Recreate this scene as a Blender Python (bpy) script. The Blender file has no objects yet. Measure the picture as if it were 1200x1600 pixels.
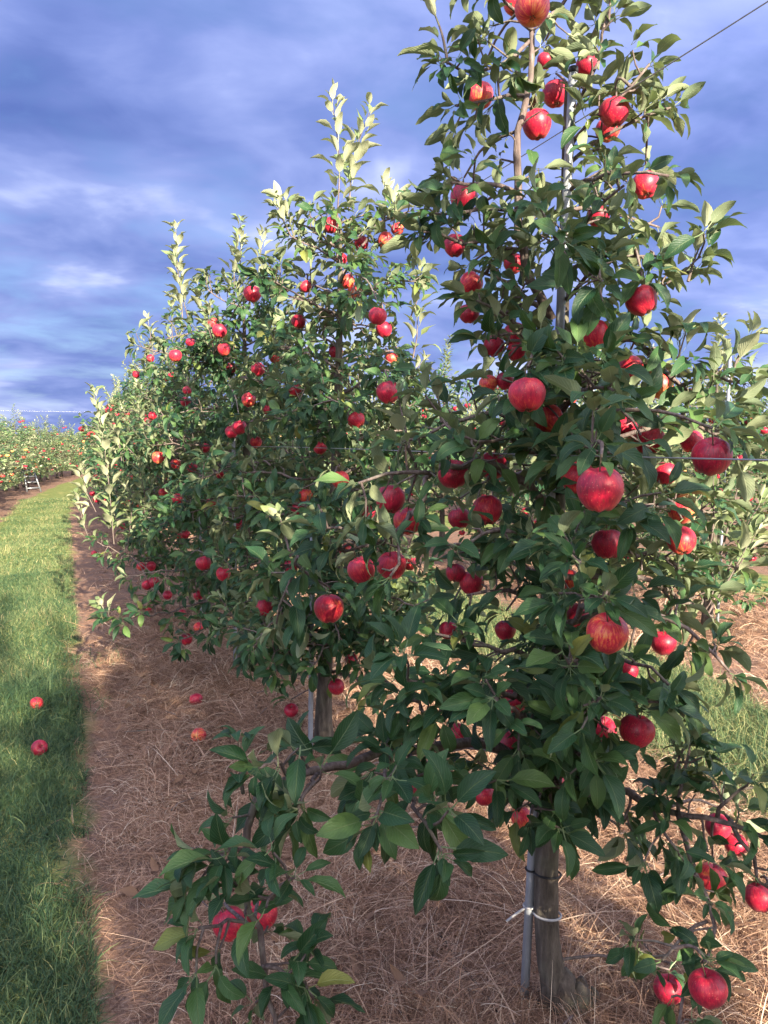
import bpy, math, random
import numpy as np
from mathutils import Matrix, Vector

# ------------------------------------------------------------------ camera
scene = bpy.context.scene
col = scene.collection
FPX, W0, H0, CAMH = 1200.0, 1200, 1600, 1.5          # focal length in photo pixels
YAW, PIT = math.atan(495 / FPX), math.atan(110 / FPX)
FW = np.array([math.sin(YAW) * math.cos(PIT), math.cos(YAW) * math.cos(PIT), -math.sin(PIT)])
RT = np.array([math.cos(YAW), -math.sin(YAW), 0.0])
UP = np.cross(RT, FW)
CAM = np.array([0.0, 0.0, CAMH])
cd = bpy.data.cameras.new('camera')
cam = bpy.data.objects.new('camera', cd); col.objects.link(cam)
cam.location = CAM
cam.rotation_euler = (math.radians(90) - PIT, 0, -YAW)
cd.sensor_fit = 'VERTICAL'; cd.sensor_height = 24.0; cd.lens = 24.0 * FPX / H0
cd.clip_start = 0.02; cd.clip_end = 6000
scene.camera = cam

# ------------------------------------------------------------------ light
SUN_AZ, SUN_EL = math.radians(4.0), math.radians(20.5)    # behind the camera, a little to the right of the row
SDIR = np.array([math.sin(SUN_AZ) * math.cos(SUN_EL), -math.cos(SUN_AZ) * math.cos(SUN_EL), math.sin(SUN_EL)])
sd = bpy.data.lights.new('sun', 'SUN'); sd.energy = 5.0; sd.angle = math.radians(0.6); sd.color = (1.0, 0.87, 0.66)
sun = bpy.data.objects.new('sun', sd); col.objects.link(sun)
sun.rotation_euler = Vector(SDIR).to_track_quat('Z', 'Y').to_euler()
vs = scene.view_settings
vs.view_transform = 'Standard'; vs.look = 'None'; vs.gamma = 1.0; vs.use_curve_mapping = False
vs.exposure = 2.1

wd = bpy.data.worlds.new('World'); scene.world = wd; wd.use_nodes = True
def world():
    nt = wd.node_tree; N = nt.nodes; L = nt.links; N.clear()
    out = N.new('ShaderNodeOutputWorld')
    sky = N.new('ShaderNodeTexSky'); sky.sky_type = 'NISHITA'; sky.sun_disc = False
    sky.sun_elevation = SUN_EL; sky.sun_rotation = math.radians(180) - SUN_AZ
    sky.air_density = 1.0; sky.dust_density = 0.6; sky.ozone_density = 3.0
    bg = N.new('ShaderNodeBackground'); bg.inputs[1].default_value = 0.05
    L.new(sky.outputs[0], bg.inputs[0])
    # cloud deck, laid out on a plane overhead
    tc = N.new('ShaderNodeTexCoord'); sp = N.new('ShaderNodeSeparateXYZ'); L.new(tc.outputs['Generated'], sp.inputs[0])
    def m(op, a, b=None, c=None):
        n = N.new('ShaderNodeMath'); n.operation = op
        for i, v in enumerate((a, b, c)):
            if v is None: continue
            if isinstance(v, (int, float)): n.inputs[i].default_value = v
            else: L.new(v, n.inputs[i])
        return n.outputs[0]
    z = m('ADD', m('MAXIMUM', sp.outputs[2], 0.0), 0.20)
    cx = N.new('ShaderNodeCombineXYZ')
    L.new(m('DIVIDE', sp.outputs[0], z), cx.inputs[0]); L.new(m('DIVIDE', sp.outputs[1], z), cx.inputs[1])
    def noise(scale, det, rough, dist, off):
        mp = N.new('ShaderNodeMapping'); mp.inputs['Location'].default_value = off
        mp.inputs['Rotation'].default_value = (0, 0, 0.5); mp.inputs['Scale'].default_value = (0.9, 1.1, 1)
        L.new(cx.outputs[0], mp.inputs[0])
        n = N.new('ShaderNodeTexNoise'); n.inputs['Scale'].default_value = scale
        n.inputs['Detail'].default_value = det; n.inputs['Roughness'].default_value = rough
        n.inputs['Distortion'].default_value = dist
        L.new(mp.outputs[0], n.inputs[0]); return n.outputs[0]
    big = noise(0.9, 4, 0.5, 0.3, (5.2, 4.4, 1)); fine = noise(3.4, 6, 0.55, 0.3, (7.3, 2.2, 4)); lump = noise(1.7, 4, 0.5, 0.4, (8.84, 5.3, 1.5))
    v = m('ADD', m('ADD', m('MULTIPLY', big, 0.34), m('MULTIPLY', fine, 0.22)), m('MULTIPLY', lump, 0.44))
    rp = N.new('ShaderNodeValToRGB'); r = rp.color_ramp
    r.elements[0].position = 0.40; r.elements[0].color = (0.028, 0.045, 0.128, 1)
    r.elements[1].position = 0.645; r.elements[1].color = (0.235, 0.262, 0.36, 1)
    e = r.elements.new(0.47); e.color = (0.051, 0.071, 0.168, 1)
    e = r.elements.new(0.525); e.color = (0.078, 0.099, 0.202, 1)
    e = r.elements.new(0.57); e.color = (0.132, 0.153, 0.250, 1)
    L.new(v, rp.inputs[0])
    # clouds turned to the sun are lit brighter and whiter, the ones away from it are seen from their shaded side
    dt = N.new('ShaderNodeVectorMath'); dt.operation = 'DOT_PRODUCT'
    L.new(tc.outputs['Generated'], dt.inputs[0]); dt.inputs[1].default_value = SDIR
    g = m('POWER', m('MAXIMUM', m('MULTIPLY_ADD', dt.outputs['Value'], 0.5, 0.5), 0.0), 2.0)
    wh = N.new('ShaderNodeMix'); wh.data_type = 'RGBA'; L.new(m('MINIMUM', m('MULTIPLY', g, 1.3), 0.85), wh.inputs[0]); L.new(rp.outputs[0], wh.inputs[6])
    lum = N.new('ShaderNodeRGBToBW'); L.new(rp.outputs[0], lum.inputs[0]); cw = N.new('ShaderNodeCombineColor')
    L.new(m('MULTIPLY', lum.outputs[0], 1.35), cw.inputs[0]); L.new(m('MULTIPLY', lum.outputs[0], 1.3), cw.inputs[1]); L.new(m('MULTIPLY', lum.outputs[0], 1.3), cw.inputs[2])
    L.new(cw.outputs[0], wh.inputs[7])
    cb = N.new('ShaderNodeBackground'); L.new(wh.outputs[2], cb.inputs[0])
    L.new(m('MULTIPLY_ADD', g, 5.0, 1.0), cb.inputs[1])
    mx = N.new('ShaderNodeMixShader')
    cov = N.new('ShaderNodeMapRange'); cov.inputs[1].default_value = 0.30; cov.inputs[2].default_value = 0.52
    cov.inputs[3].default_value = 0.72; cov.inputs[4].default_value = 0.98
    L.new(fine, cov.inputs[0])
    L.new(cov.outputs[0], mx.inputs[0]); L.new(bg.outputs[0], mx.inputs[1]); L.new(cb.outputs[0], mx.inputs[2])
    L.new(mx.outputs[0], out.inputs[0])
world()

# ------------------------------------------------------------------ helpers
rng = np.random.default_rng(7)
def at(px, py, d):                                    # a photo pixel at a distance -> a point of the place
    return CAM + d * (FW + RT * (px - 600) / FPX + UP * (800 - py) / FPX)
def project(P):
    q = np.asarray(P) - CAM; d = q @ FW
    return 600 + FPX * (q @ RT) / d, 800 - FPX * (q @ UP) / d, d
def gz(x, y):                                         # the lie of the ground
    return (0.018 * np.sin(1.9 * x + 0.7 * y) + 0.014 * np.sin(2.7 * y - 1.3 * x + 1.0) + 0.008 * np.sin(7.1 * x + 2.0) * np.sin(5.3 * y)
            + 0.035 * np.exp(-((x - 1.1) / 0.55) ** 2) - 0.025 * np.exp(-((x - 0.12) / 0.16) ** 2))
def bend(y): return 0.0045 * np.maximum(np.asarray(y) - 15.0, 0) ** 2          # the rows swing to the right in the distance
def norm(v): return v / (np.linalg.norm(v, axis=-1, keepdims=True) + 1e-9)
def vec(*a): return np.array(a, float)

def mesh_from(name, V, Q, uv=None, rnd=None, mats=(), midx=None, smooth=True):
    """V (n,3); Q (m,4) quads; optional per-vertex uv and random value"""
    me = bpy.data.meshes.new(name)
    V = np.ascontiguousarray(V, np.float32); Q = np.ascontiguousarray(Q, np.int32)
    me.vertices.add(len(V)); me.vertices.foreach_set('co', V.ravel())
    me.loops.add(Q.size); me.loops.foreach_set('vertex_index', Q.ravel())
    me.polygons.add(len(Q)); me.polygons.foreach_set('loop_start', np.arange(0, Q.size, Q.shape[1], dtype=np.int32))
    if midx is not None: me.polygons.foreach_set('material_index', np.ascontiguousarray(midx, np.int32))
    if smooth: me.polygons.foreach_set('use_smooth', np.ones(len(Q), bool))
    if uv is not None:
        l = me.uv_layers.new(name='UVMap'); l.data.foreach_set('uv', np.ascontiguousarray(uv[Q.ravel()], np.float32).ravel())
    if rnd is not None:
        a = me.attributes.new('rnd', 'FLOAT', 'POINT'); a.data.foreach_set('value', np.ascontiguousarray(rnd, np.float32))
    for m in mats: me.materials.append(m)
    me.update(calc_edges=True)
    return me
def link(name, data, parent=None, mat=None, kind=None):
    o = bpy.data.objects.new(name, data); col.objects.link(o)
    if parent is not None: o.parent = parent
    if mat is not None and data is not None and not len(data.materials): data.materials.append(mat)
    if kind: o['kind'] = kind
    return o
def thing(name, label, cat, loc=(0, 0, 0), group=None, data=None):
    o = link(name, data); o.location = loc
    return tag(o, label, cat, group)
def tag(o, label, cat, group=None):
    o['label'] = label; o['category'] = cat
    if group: o['group'] = group
    return o

class Bag:                                            # collects quads
    def __init__(s): s.V = []; s.Q = []; s.n = 0
    def add(s, V, Q): s.V.append(V); s.Q.append(np.asarray(Q) + s.n); s.n += len(V)
    def mesh(s, name, mat, smooth=True): return mesh_from(name, np.concatenate(s.V), np.concatenate(s.Q), mats=(mat,), smooth=smooth)
def frames(P):
    T = np.gradient(P, axis=0); T = norm(T)
    a = vec(0, 0, 1) if abs(T[0][2]) < 0.9 else vec(1, 0, 0)
    A = []; u = norm(np.cross(T[0], a))
    for t in T:
        u = norm(u - t * (u @ t)); A.append(u)
    A = np.array(A); return T, A, np.cross(T, A)
def tube(P, R, k=6, jit=0.0, cap=True):
    P = np.asarray(P, float); n = len(P); R = np.broadcast_to(np.asarray(R, float), (n,))
    T, A, B = frames(P)
    th = np.arange(k) * 2 * math.pi / k
    rr = R[:, None] * (1 + jit * rng.standard_normal((n, k)))
    V = P[:, None] + A[:, None] * (np.cos(th)[None, :, None] * rr[..., None]) + B[:, None] * (np.sin(th)[None, :, None] * rr[..., None])
    V = V.reshape(-1, 3); Q = []
    i = np.arange(n - 1)[:, None] * k; j = np.arange(k)[None]; j2 = (j + 1) % k
    Q = np.stack([i + j, i + j2, i + k + j2, i + k + j], -1).reshape(-1, 4)
    if cap:
        c0, c1 = len(V), len(V) + 1
        V = np.concatenate([V, P[:1], P[-1:]])
        q = [(c0, (a + 2) % k, (a + 1) % k, a) for a in range(0, k, 2)] + [(c1, (n - 1) * k + a, (n - 1) * k + (a + 1) % k, (n - 1) * k + (a + 2) % k) for a in range(0, k, 2)]
        Q = np.concatenate([Q, q])
    return V, Q
def smooth_line(P, n):
    P = np.asarray(P, float)
    if len(P) < 3:
        t = np.linspace(0, 1, n)[:, None]; return P[0] * (1 - t) + P[-1] * t
    d = np.r_[0, np.cumsum(np.linalg.norm(np.diff(P, axis=0), axis=1))]
    m = np.gradient(P, d, axis=0); s = np.linspace(0, d[-1], n); o = []
    for x in s:
        i = min(max(np.searchsorted(d, x) - 1, 0), len(P) - 2); h = d[i + 1] - d[i]; t = (x - d[i]) / h
        o.append((2*t**3 - 3*t**2 + 1) * P[i] + (t**3 - 2*t**2 + t) * h * m[i] + (3*t**2 - 2*t**3) * P[i+1] + (t**3 - t**2) * h * m[i+1])
    return np.array(o)
def arclen(P): return np.r_[0, np.cumsum(np.linalg.norm(np.diff(P, axis=0), axis=1))]

# ------------------------------------------------------------------ materials
def mat(name):
    m = bpy.data.materials.new(name); m.use_nodes = True; nt = m.node_tree
    b = nt.nodes['Principled BSDF']; return m, nt, nt.nodes, nt.links, b
def nmath(N, L, op, a, b=None, c=None, clamp=False):
    n = N.new('ShaderNodeMath'); n.operation = op; n.use_clamp = clamp
    for i, v in enumerate((a, b, c)):
        if v is None: continue
        if isinstance(v, (int, float)): n.inputs[i].default_value = v
        else: L.new(v, n.inputs[i])
    return n.outputs[0]
def ramp(N, L, fac, stops):
    r = N.new('ShaderNodeValToRGB'); e = r.color_ramp.elements
    while len(e) < len(stops): e.new(0.5)
    for k, (p, c) in enumerate(stops): e[k].position = p; e[k].color = (*c, 1)
    L.new(fac, r.inputs[0]); return r.outputs[0]
def mixc(N, L, fac, a, b, mode='MIX'):
    n = N.new('ShaderNodeMix'); n.data_type = 'RGBA'; n.blend_type = mode
    for s, v in ((n.inputs[0], fac), (n.inputs[6], a), (n.inputs[7], b)):
        if isinstance(v, (int, float)): s.default_value = v
        elif isinstance(v, tuple): s.default_value = (*v, 1)
        else: L.new(v, s)
    return n.outputs[2]
def noise(N, L, vecin, scale, det=3, rough=0.5, dist=0.0):
    n = N.new('ShaderNodeTexNoise'); n.inputs['Scale'].default_value = scale; n.inputs['Detail'].default_value = det
    n.inputs['Roughness'].default_value = rough; n.inputs['Distortion'].default_value = dist
    if vecin is not None: L.new(vecin, n.inputs['Vector'])
    return n.outputs[0]
def bump(N, L, h, strength, dist, b):
    n = N.new('ShaderNodeBump'); n.inputs['Strength'].default_value = strength; n.inputs['Distance'].default_value = dist
    L.new(h, n.inputs['Height']); L.new(n.outputs[0], b.inputs['Normal']); return n

def leaf_material(name, young=0.0):
    m, nt, N, L, b = mat(name)
    at_ = N.new('ShaderNodeAttribute'); at_.attribute_name = 'rnd'; oi = N.new('ShaderNodeObjectInfo')
    r = nmath(N, L, 'FRACT', nmath(N, L, 'ADD', at_.outputs['Fac'], oi.outputs['Random']))
    uv = N.new('ShaderNodeUVMap'); sp = N.new('ShaderNodeSeparateXYZ'); L.new(uv.outputs[0], sp.inputs[0])
    side = nmath(N, L, 'ABSOLUTE', nmath(N, L, 'SUBTRACT', sp.outputs[0], 0.5))
    # veins: a pale midrib, side veins slanting forward
    mid = nmath(N, L, 'SUBTRACT', 1.0, nmath(N, L, 'MULTIPLY', side, 28.0), clamp=True)
    ph = nmath(N, L, 'SUBTRACT', nmath(N, L, 'MULTIPLY', sp.outputs[1], 58.0), nmath(N, L, 'MULTIPLY', side, 46.0))
    vein = nmath(N, L, 'POWER', nmath(N, L, 'MULTIPLY_ADD', nmath(N, L, 'SINE', ph), 0.5, 0.5), 6.0)
    tc = N.new('ShaderNodeTexCoord')
    n1 = noise(N, L, tc.outputs['Object'], 34, 3)
    top = ramp(N, L, r, [(0.0, (0.010, 0.042, 0.020)), (0.45, (0.022, 0.072, 0.029)), (0.8, (0.046, 0.108, 0.036)), (0.955, (0.095, 0.165, 0.045)), (1.0, (0.22, 0.22, 0.055))])
    if young: top = mixc(N, L, young, top, (0.21, 0.26, 0.115))
    top = mixc(N, L, nmath(N, L, 'MULTIPLY', n1, 0.55), top, mixc(N, L, 1.0, top, (0.55, 0.62, 0.55), 'MULTIPLY'))
    top = mixc(N, L, nmath(N, L, 'MULTIPLY', vein, 0.26), top, (0.10, 0.17, 0.075))
    top = mixc(N, L, nmath(N, L, 'MULTIPLY', mid, 0.55), top, (0.20, 0.26, 0.12))
    sw = noise(N, L, tc.outputs['Object'], 210, 2)
    spot = nmath(N, L, 'MULTIPLY', nmath(N, L, 'GREATER_THAN', sw, 0.735), 0.6)
    top = mixc(N, L, spot, top, (0.12, 0.075, 0.035))
    und = ramp(N, L, r, [(0.0, (0.13, 0.18, 0.105)), (1.0, (0.25, 0.29, 0.165))])
    if young: und = mixc(N, L, young, und, (0.46, 0.48, 0.32))
    und = mixc(N, L, nmath(N, L, 'MULTIPLY', nmath(N, L, 'MAXIMUM', mid, nmath(N, L, 'MULTIPLY', vein, 0.45)), 0.5), und, (0.42, 0.45, 0.30))
    geo = N.new('ShaderNodeNewGeometry')
    c = mixc(N, L, geo.outputs['Backfacing'], top, und)
    L.new(c, b.inputs['Base Color'])
    L.new(nmath(N, L, 'MULTIPLY_ADD', geo.outputs['Backfacing'], 0.34, 0.44), b.inputs['Roughness'])
    b.inputs['Specular IOR Level'].default_value = 0.30
    h = nmath(N, L, 'ADD', nmath(N, L, 'MULTIPLY', vein, -0.5), nmath(N, L, 'ADD', nmath(N, L, 'MULTIPLY', mid, -1.2), nmath(N, L, 'MULTIPLY', n1, 0.8)))
    bump(N, L, h, 0.6, 0.0016, b)
    tr = N.new('ShaderNodeBsdfTranslucent'); L.new(mixc(N, L, 0.5, c, (0.16, 0.24, 0.02)), tr.inputs[0])
    mx = N.new('ShaderNodeMixShader'); mx.inputs[0].default_value = 0.20
    L.new(b.outputs[0], mx.inputs[1]); L.new(tr.outputs[0], mx.inputs[2])
    L.new(mx.outputs[0], nt.nodes['Material Output'].inputs[0]); return m
M_LEAF = leaf_material('apple_leaf'); M_YOUNG = leaf_material('young_leaf', 0.75)

def ramp_v(N, L, f, a, b_):
    n = N.new('ShaderNodeMapRange'); n.inputs[1].default_value = a; n.inputs[2].default_value = b_; L.new(f, n.inputs[0]); return n.outputs[0]
def apple_material():
    m, nt, N, L, b = mat('apple_skin')
    tc = N.new('ShaderNodeTexCoord'); oi = N.new('ShaderNodeObjectInfo'); at_ = N.new('ShaderNodeAttribute'); at_.attribute_name = 'rnd'
    r = nmath(N, L, 'FRACT', nmath(N, L, 'ADD', at_.outputs['Fac'], oi.outputs['Random']))
    sp = N.new('ShaderNodeSeparateXYZ'); L.new(tc.outputs['Object'], sp.inputs[0])
    cv = N.new('ShaderNodeCombineXYZ'); L.new(sp.outputs[0], cv.inputs[0]); L.new(sp.outputs[1], cv.inputs[1])
    nv = N.new('ShaderNodeVectorMath'); nv.operation = 'NORMALIZE'; L.new(cv.outputs[0], nv.inputs[0])
    ad = N.new('ShaderNodeVectorMath'); ad.operation = 'MULTIPLY_ADD'; L.new(tc.outputs['Object'], ad.inputs[0]); ad.inputs[1].default_value = (0, 0, 9); L.new(nv.outputs[0], ad.inputs[2])
    of = N.new('ShaderNodeVectorMath'); of.operation = 'ADD'; L.new(ad.outputs[0], of.inputs[0])
    cr = N.new('ShaderNodeCombineXYZ'); L.new(nmath(N, L, 'MULTIPLY', r, 37.0), cr.inputs[0]); L.new(cr.outputs[0], of.inputs[1])
    st = noise(N, L, of.outputs[0], 9.0, 5, 0.65)
    pat = noise(N, L, tc.outputs['Object'], 22.0, 3)
    top = nmath(N, L, 'MULTIPLY_ADD', sp.outputs[2], 11.0, 0.0)          # height on the fruit, +-0.4
    f = nmath(N, L, 'ADD', nmath(N, L, 'MULTIPLY', st, 0.62), nmath(N, L, 'MULTIPLY', pat, 0.38))
    f = nmath(N, L, 'ADD', f, nmath(N, L, 'MULTIPLY_ADD', nmath(N, L, 'POWER', r, 3.0), 0.20, -0.085))
    f = nmath(N, L, 'ADD', f, nmath(N, L, 'MULTIPLY', nmath(N, L, 'MAXIMUM', nmath(N, L, 'MULTIPLY', top, -1.0), 0.0), 0.16))
    f = nmath(N, L, 'ADD', f, nmath(N, L, 'MULTIPLY', nmath(N, L, 'MAXIMUM', nmath(N, L, 'MULTIPLY', sp.outputs[0], 26.0), 0.0), 0.05))
    c = ramp(N, L, f, [(0.34, (0.17, 0.004, 0.022)), (0.50, (0.38, 0.007, 0.034)), (0.60, (0.54, 0.026, 0.044)), (0.67, (0.66, 0.13, 0.05)), (0.80, (0.70, 0.34, 0.10))])
    vo = N.new('ShaderNodeTexVoronoi'); vo.inputs['Scale'].default_value = 210; L.new(tc.outputs['Object'], vo.inputs['Vector'])
    dots = nmath(N, L, 'LESS_THAN', vo.outputs['Distance'], 0.16)
    c = mixc(N, L, nmath(N, L, 'MULTIPLY', dots, 0.30), c, (0.75, 0.45, 0.25))
    bl = noise(N, L, of.outputs[0], 3.1, 4, 0.6); c = mixc(N, L, nmath(N, L, 'MULTIPLY', ramp_v(N, L, bl, 0.66, 0.74), 0.55), c, (0.16, 0.075, 0.035))
    L.new(c, b.inputs['Base Color']); b.inputs['Roughness'].default_value = 0.34; b.inputs['Specular IOR Level'].default_value = 0.42
    rn = noise(N, L, tc.outputs['Object'], 60, 3); L.new(nmath(N, L, 'MULTIPLY_ADD', rn, 0.3, 0.28), b.inputs['Roughness'])
    b.inputs['Sheen Weight'].default_value = 0.06; b.inputs['Subsurface Weight'].default_value = 0.0
    bump(N, L, pat, 0.12, 0.002, b); return m
M_APPLE = apple_material()

def bark_material(name, c0, c1, c2, vs_=1.0):
    m, nt, N, L, b = mat(name); tc = N.new('ShaderNodeTexCoord'); mp = N.new('ShaderNodeMapping')
    mp.inputs['Scale'].default_value = (1, 1, 0.22); L.new(tc.outputs['Object'], mp.inputs[0])
    n1 = noise(N, L, mp.outputs[0], 55 * vs_, 6, 0.65); n2 = noise(N, L, tc.outputs['Object'], 9 * vs_, 4)
    c = ramp(N, L, n1, [(0.3, c0), (0.55, c1), (0.75, c2)])
    c = mixc(N, L, nmath(N, L, 'MULTIPLY', ramp_v(N, L, n2, 0.5, 0.72), 0.5), c, (0.13, 0.145, 0.095))
    L.new(c, b.inputs['Base Color']); b.inputs['Roughness'].default_value = 0.85; b.inputs['Specular IOR Level'].default_value = 0.2
    bump(N, L, n1, 1.0, 0.009 / vs_, b); return m
M_BARK = bark_material('trunk_bark', (0.040, 0.033, 0.027), (0.098, 0.082, 0.066), (0.175, 0.152, 0.125))
M_TWIG = bark_material('branch_bark', (0.070, 0.050, 0.046), (0.150, 0.116, 0.110), (0.27, 0.23, 0.22), 1.8)
M_ROOT = bark_material('root_bark', (0.035, 0.028, 0.024), (0.085, 0.068, 0.056), (0.15, 0.125, 0.10), 0.9)

def plain(name, c, rough=0.6, metal=0.0, nscale=40, var=0.25, spec=0.4):
    m, nt, N, L, b = mat(name); tc = N.new('ShaderNodeTexCoord'); n1 = noise(N, L, tc.outputs['Object'], nscale, 5, 0.6)
    L.new(mixc(N, L, n1, tuple(x * (1 - var) for x in c), tuple(min(1, x * (1 + var)) for x in c)), b.inputs['Base Color'])
    b.inputs['Roughness'].default_value = rough; b.inputs['Metallic'].default_value = metal; b.inputs['Specular IOR Level'].default_value = spec
    L.new(nmath(N, L, 'MULTIPLY_ADD', n1, 0.3, rough - 0.15), b.inputs['Roughness']); bump(N, L, n1, 0.15, 0.001, b); return m
M_STEEL = plain('galvanised_steel', (0.27, 0.29, 0.32), 0.55, 0.35, 30, 0.25)
M_WIRE = plain('galvanised_wire', (0.42, 0.42, 0.44), 0.4, 0.8, 60)
M_TIEW = plain('white_plastic', (0.36, 0.36, 0.37), 0.55); M_TIEB = plain('black_plastic', (0.012, 0.012, 0.013), 0.5)
M_STEM = plain('apple_stalk', (0.085, 0.060, 0.030), 0.7); M_PETI = plain('petiole', (0.20, 0.22, 0.10), 0.6)
M_ALU = plain('aluminium', (0.22, 0.23, 0.25), 0.4, 0.6, 20, 0.1)
M_RUBBER = plain('hose_black', (0.016, 0.016, 0.017), 0.55)

def blade_material(name, stops, trans=0.25, rough=0.55):
    m, nt, N, L, b = mat(name); at_ = N.new('ShaderNodeAttribute'); at_.attribute_name = 'rnd'
    c = ramp(N, L, at_.outputs['Fac'], stops); L.new(c, b.inputs['Base Color'])
    b.inputs['Roughness'].default_value = rough; b.inputs['Specular IOR Level'].default_value = 0.25
    tr = N.new('ShaderNodeBsdfTranslucent'); L.new(c, tr.inputs[0]); mx = N.new('ShaderNodeMixShader'); mx.inputs[0].default_value = trans
    L.new(b.outputs[0], mx.inputs[1]); L.new(tr.outputs[0], mx.inputs[2]); L.new(mx.outputs[0], nt.nodes['Material Output'].inputs[0]); return m
M_GRASS = blade_material('green_grass', [(0, (0.022, 0.054, 0.028)), (0.4, (0.062, 0.118, 0.050)), (0.68, (0.17, 0.215, 0.085)), (0.88, (0.32, 0.31, 0.14)), (1.0, (0.46, 0.36, 0.20))], 0.25)
M_STRAW = blade_material('dry_straw', [(0, (0.070, 0.036, 0.023)), (0.3, (0.220, 0.122, 0.077)), (0.65, (0.395, 0.240, 0.158)), (0.92, (0.58, 0.42, 0.30)), (1, (0.68, 0.56, 0.43))], 0.15, 0.6)

def ground_material():
    m, nt, N, L, b = mat('orchard_ground'); tc = N.new('ShaderNodeTexCoord'); P = tc.outputs['Object']
    sp = N.new('ShaderNodeSeparateXYZ'); L.new(P, sp.inputs[0])
    # strips: grass alleys of 1.1 m every 3.65 m, bare herbicide strips under the rows
    wob = nmath(N, L, 'MULTIPLY_ADD', noise(N, L, P, 1.3, 5, 0.6), 0.5, -0.25)
    far_ = nmath(N, L, 'MAXIMUM', nmath(N, L, 'SUBTRACT', sp.outputs[1], 15.0), 0.0)
    x = nmath(N, L, 'SUBTRACT', nmath(N, L, 'ADD', sp.outputs[0], wob), nmath(N, L, 'MULTIPLY', nmath(N, L, 'MULTIPLY', far_, far_), 0.0045))
    ph = nmath(N, L, 'ABSOLUTE', nmath(N, L, 'SUBTRACT', nmath(N, L, 'FLOORED_MODULO', nmath(N, L, 'ADD', x, 0.58 + 1.825), 3.65), 1.825))
    g = ramp_v(N, L, ph, 0.64, 0.52)
    n1 = noise(N, L, P, 9, 6, 0.6); n2 = noise(N, L, P, 70, 5, 0.6); n3 = noise(N, L, P, 2.2, 4)
    soil = ramp(N, L, n2, [(0.25, (0.055, 0.036, 0.028)), (0.5, (0.165, 0.106, 0.082)), (0.8, (0.35, 0.25, 0.20))])
    soil = mixc(N, L, ramp_v(N, L, n1, 0.42, 0.62), soil, mixc(N, L, n2, (0.13, 0.074, 0.050), (0.34, 0.20, 0.135)))
    grass = ramp(N, L, n1, [(0.25, (0.07, 0.105, 0.035)), (0.5, (0.17, 0.20, 0.065)), (0.75, (0.30, 0.29, 0.115))])
    grass = mixc(N, L, nmath(N, L, 'MULTIPLY', n2, 0.5), grass, (0.05, 0.08, 0.02))
    grass = mixc(N, L, ramp_v(N, L, n3, 0.55, 0.7), grass, (0.26, 0.235, 0.09))
    L.new(mixc(N, L, g, soil, grass), b.inputs['Base Color']); b.inputs['Roughness'].default_value = 0.95; b.inputs['Specular IOR Level'].default_value = 0.1
    bump(N, L, nmath(N, L, 'ADD', n2, nmath(N, L, 'MULTIPLY', n1, 0.6)), 0.8, 0.02, b); return m
M_GROUND = ground_material()

# ------------------------------------------------------------------ the ground
def axis(a, b, step, far):
    s = list(np.arange(a, b + 1e-6, step)); d = step
    while s[-1] < far: d *= 1.35; s.append(s[-1] + d)
    d = step
    while s[0] > -far: d *= 1.35; s.insert(0, s[0] - d)
    return np.array(s)
gx, gy = axis(-2.4, 5.2, 0.08, 2500), axis(-1.0, 14.0, 0.08, 2500)
XX, YY = np.meshgrid(gx, gy); n0 = len(gx)
i, j = np.meshgrid(np.arange(len(gx) - 1), np.arange(len(gy) - 1)); k = (j * n0 + i).ravel()
link('ground', mesh_from('ground', np.stack([XX.ravel(), YY.ravel(), gz(XX, YY).ravel()], 1), np.stack([k, k + 1, k + n0 + 1, k + n0], 1), mats=(M_GROUND,)), kind='structure')

# ------------------------------------------------------------------ leaves
def leaf_shape(nl, nc, fold, curl, wave, wid, ph, petiole=True):
    """a leaf along +Y with its upper face to +Z; its stalk starts at the origin, blade length 1"""
    V = []; UV = []; pl = 0.34
    t = np.linspace(0, 1, nl + 1); s = np.linspace(-1, 1, nc)
    w = wid * (np.sin(math.pi * np.clip(t, 0, 1) ** 0.86) ** 0.68) * (1 - 0.22 * t); w[0] = 0.02; w[-1] = 0.012
    # the blade bends down along its length
    ang = -curl * (t ** 1.2) * 1.6 + 0.15; dy = np.cos(ang); dz = np.sin(ang)
    yy = pl + np.r_[0, np.cumsum((dy[:-1] + dy[1:]) / 2)] / nl; zz = np.r_[0, np.cumsum((dz[:-1] + dz[1:]) / 2)] / nl
    for a in range(nl + 1):
        for q in s:
            x = q * w[a] * math.cos(fold * (1 - 0.3 * t[a])); up = abs(q) ** 1.25 * w[a] * math.sin(fold * (1 - 0.3 * t[a]))
            z = up + wave * math.sin(9 * t[a] + ph + 2.0 * q) * abs(q) * w[a]
            V.append((x, yy[a] - dz[a] * z * 0.6, zz[a] + z)); UV.append((q * 0.5 + 0.5, t[a]))
    Q = [(a * nc + c, a * nc + c + 1, (a + 1) * nc + c + 1, (a + 1) * nc + c) for a in range(nl) for c in range(nc - 1)]
    if petiole:
        b = len(V); h = 0.016
        V += [(-h, 0, 0), (h, 0, 0), (h, pl * 0.5, -0.03), (-h, pl * 0.5, -0.03), (h * .8, pl, 0), (-h * .8, pl, 0)]
        UV += [(0.5, 0.02)] * 6; Q += [(b, b + 1, b + 2, b + 3), (b + 3, b + 2, b + 4, b + 5)]
    return np.array(V), np.array(Q), np.array(UV)
def variants(nl, nc, n=8, petiole=True):
    r = np.random.default_rng(3); o = []
    for q in range(n):
        o.append(leaf_shape(nl, nc, r.uniform(0.15, 0.95), r.uniform(0.15, 1.15), r.uniform(0.08, 0.30), r.uniform(0.215, 0.285), r.uniform(0, 6), petiole))
    return o
LV = {'near': variants(6, 5), 'mid': variants(4, 3), 'far': variants(2, 3, 8, False)}

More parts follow.
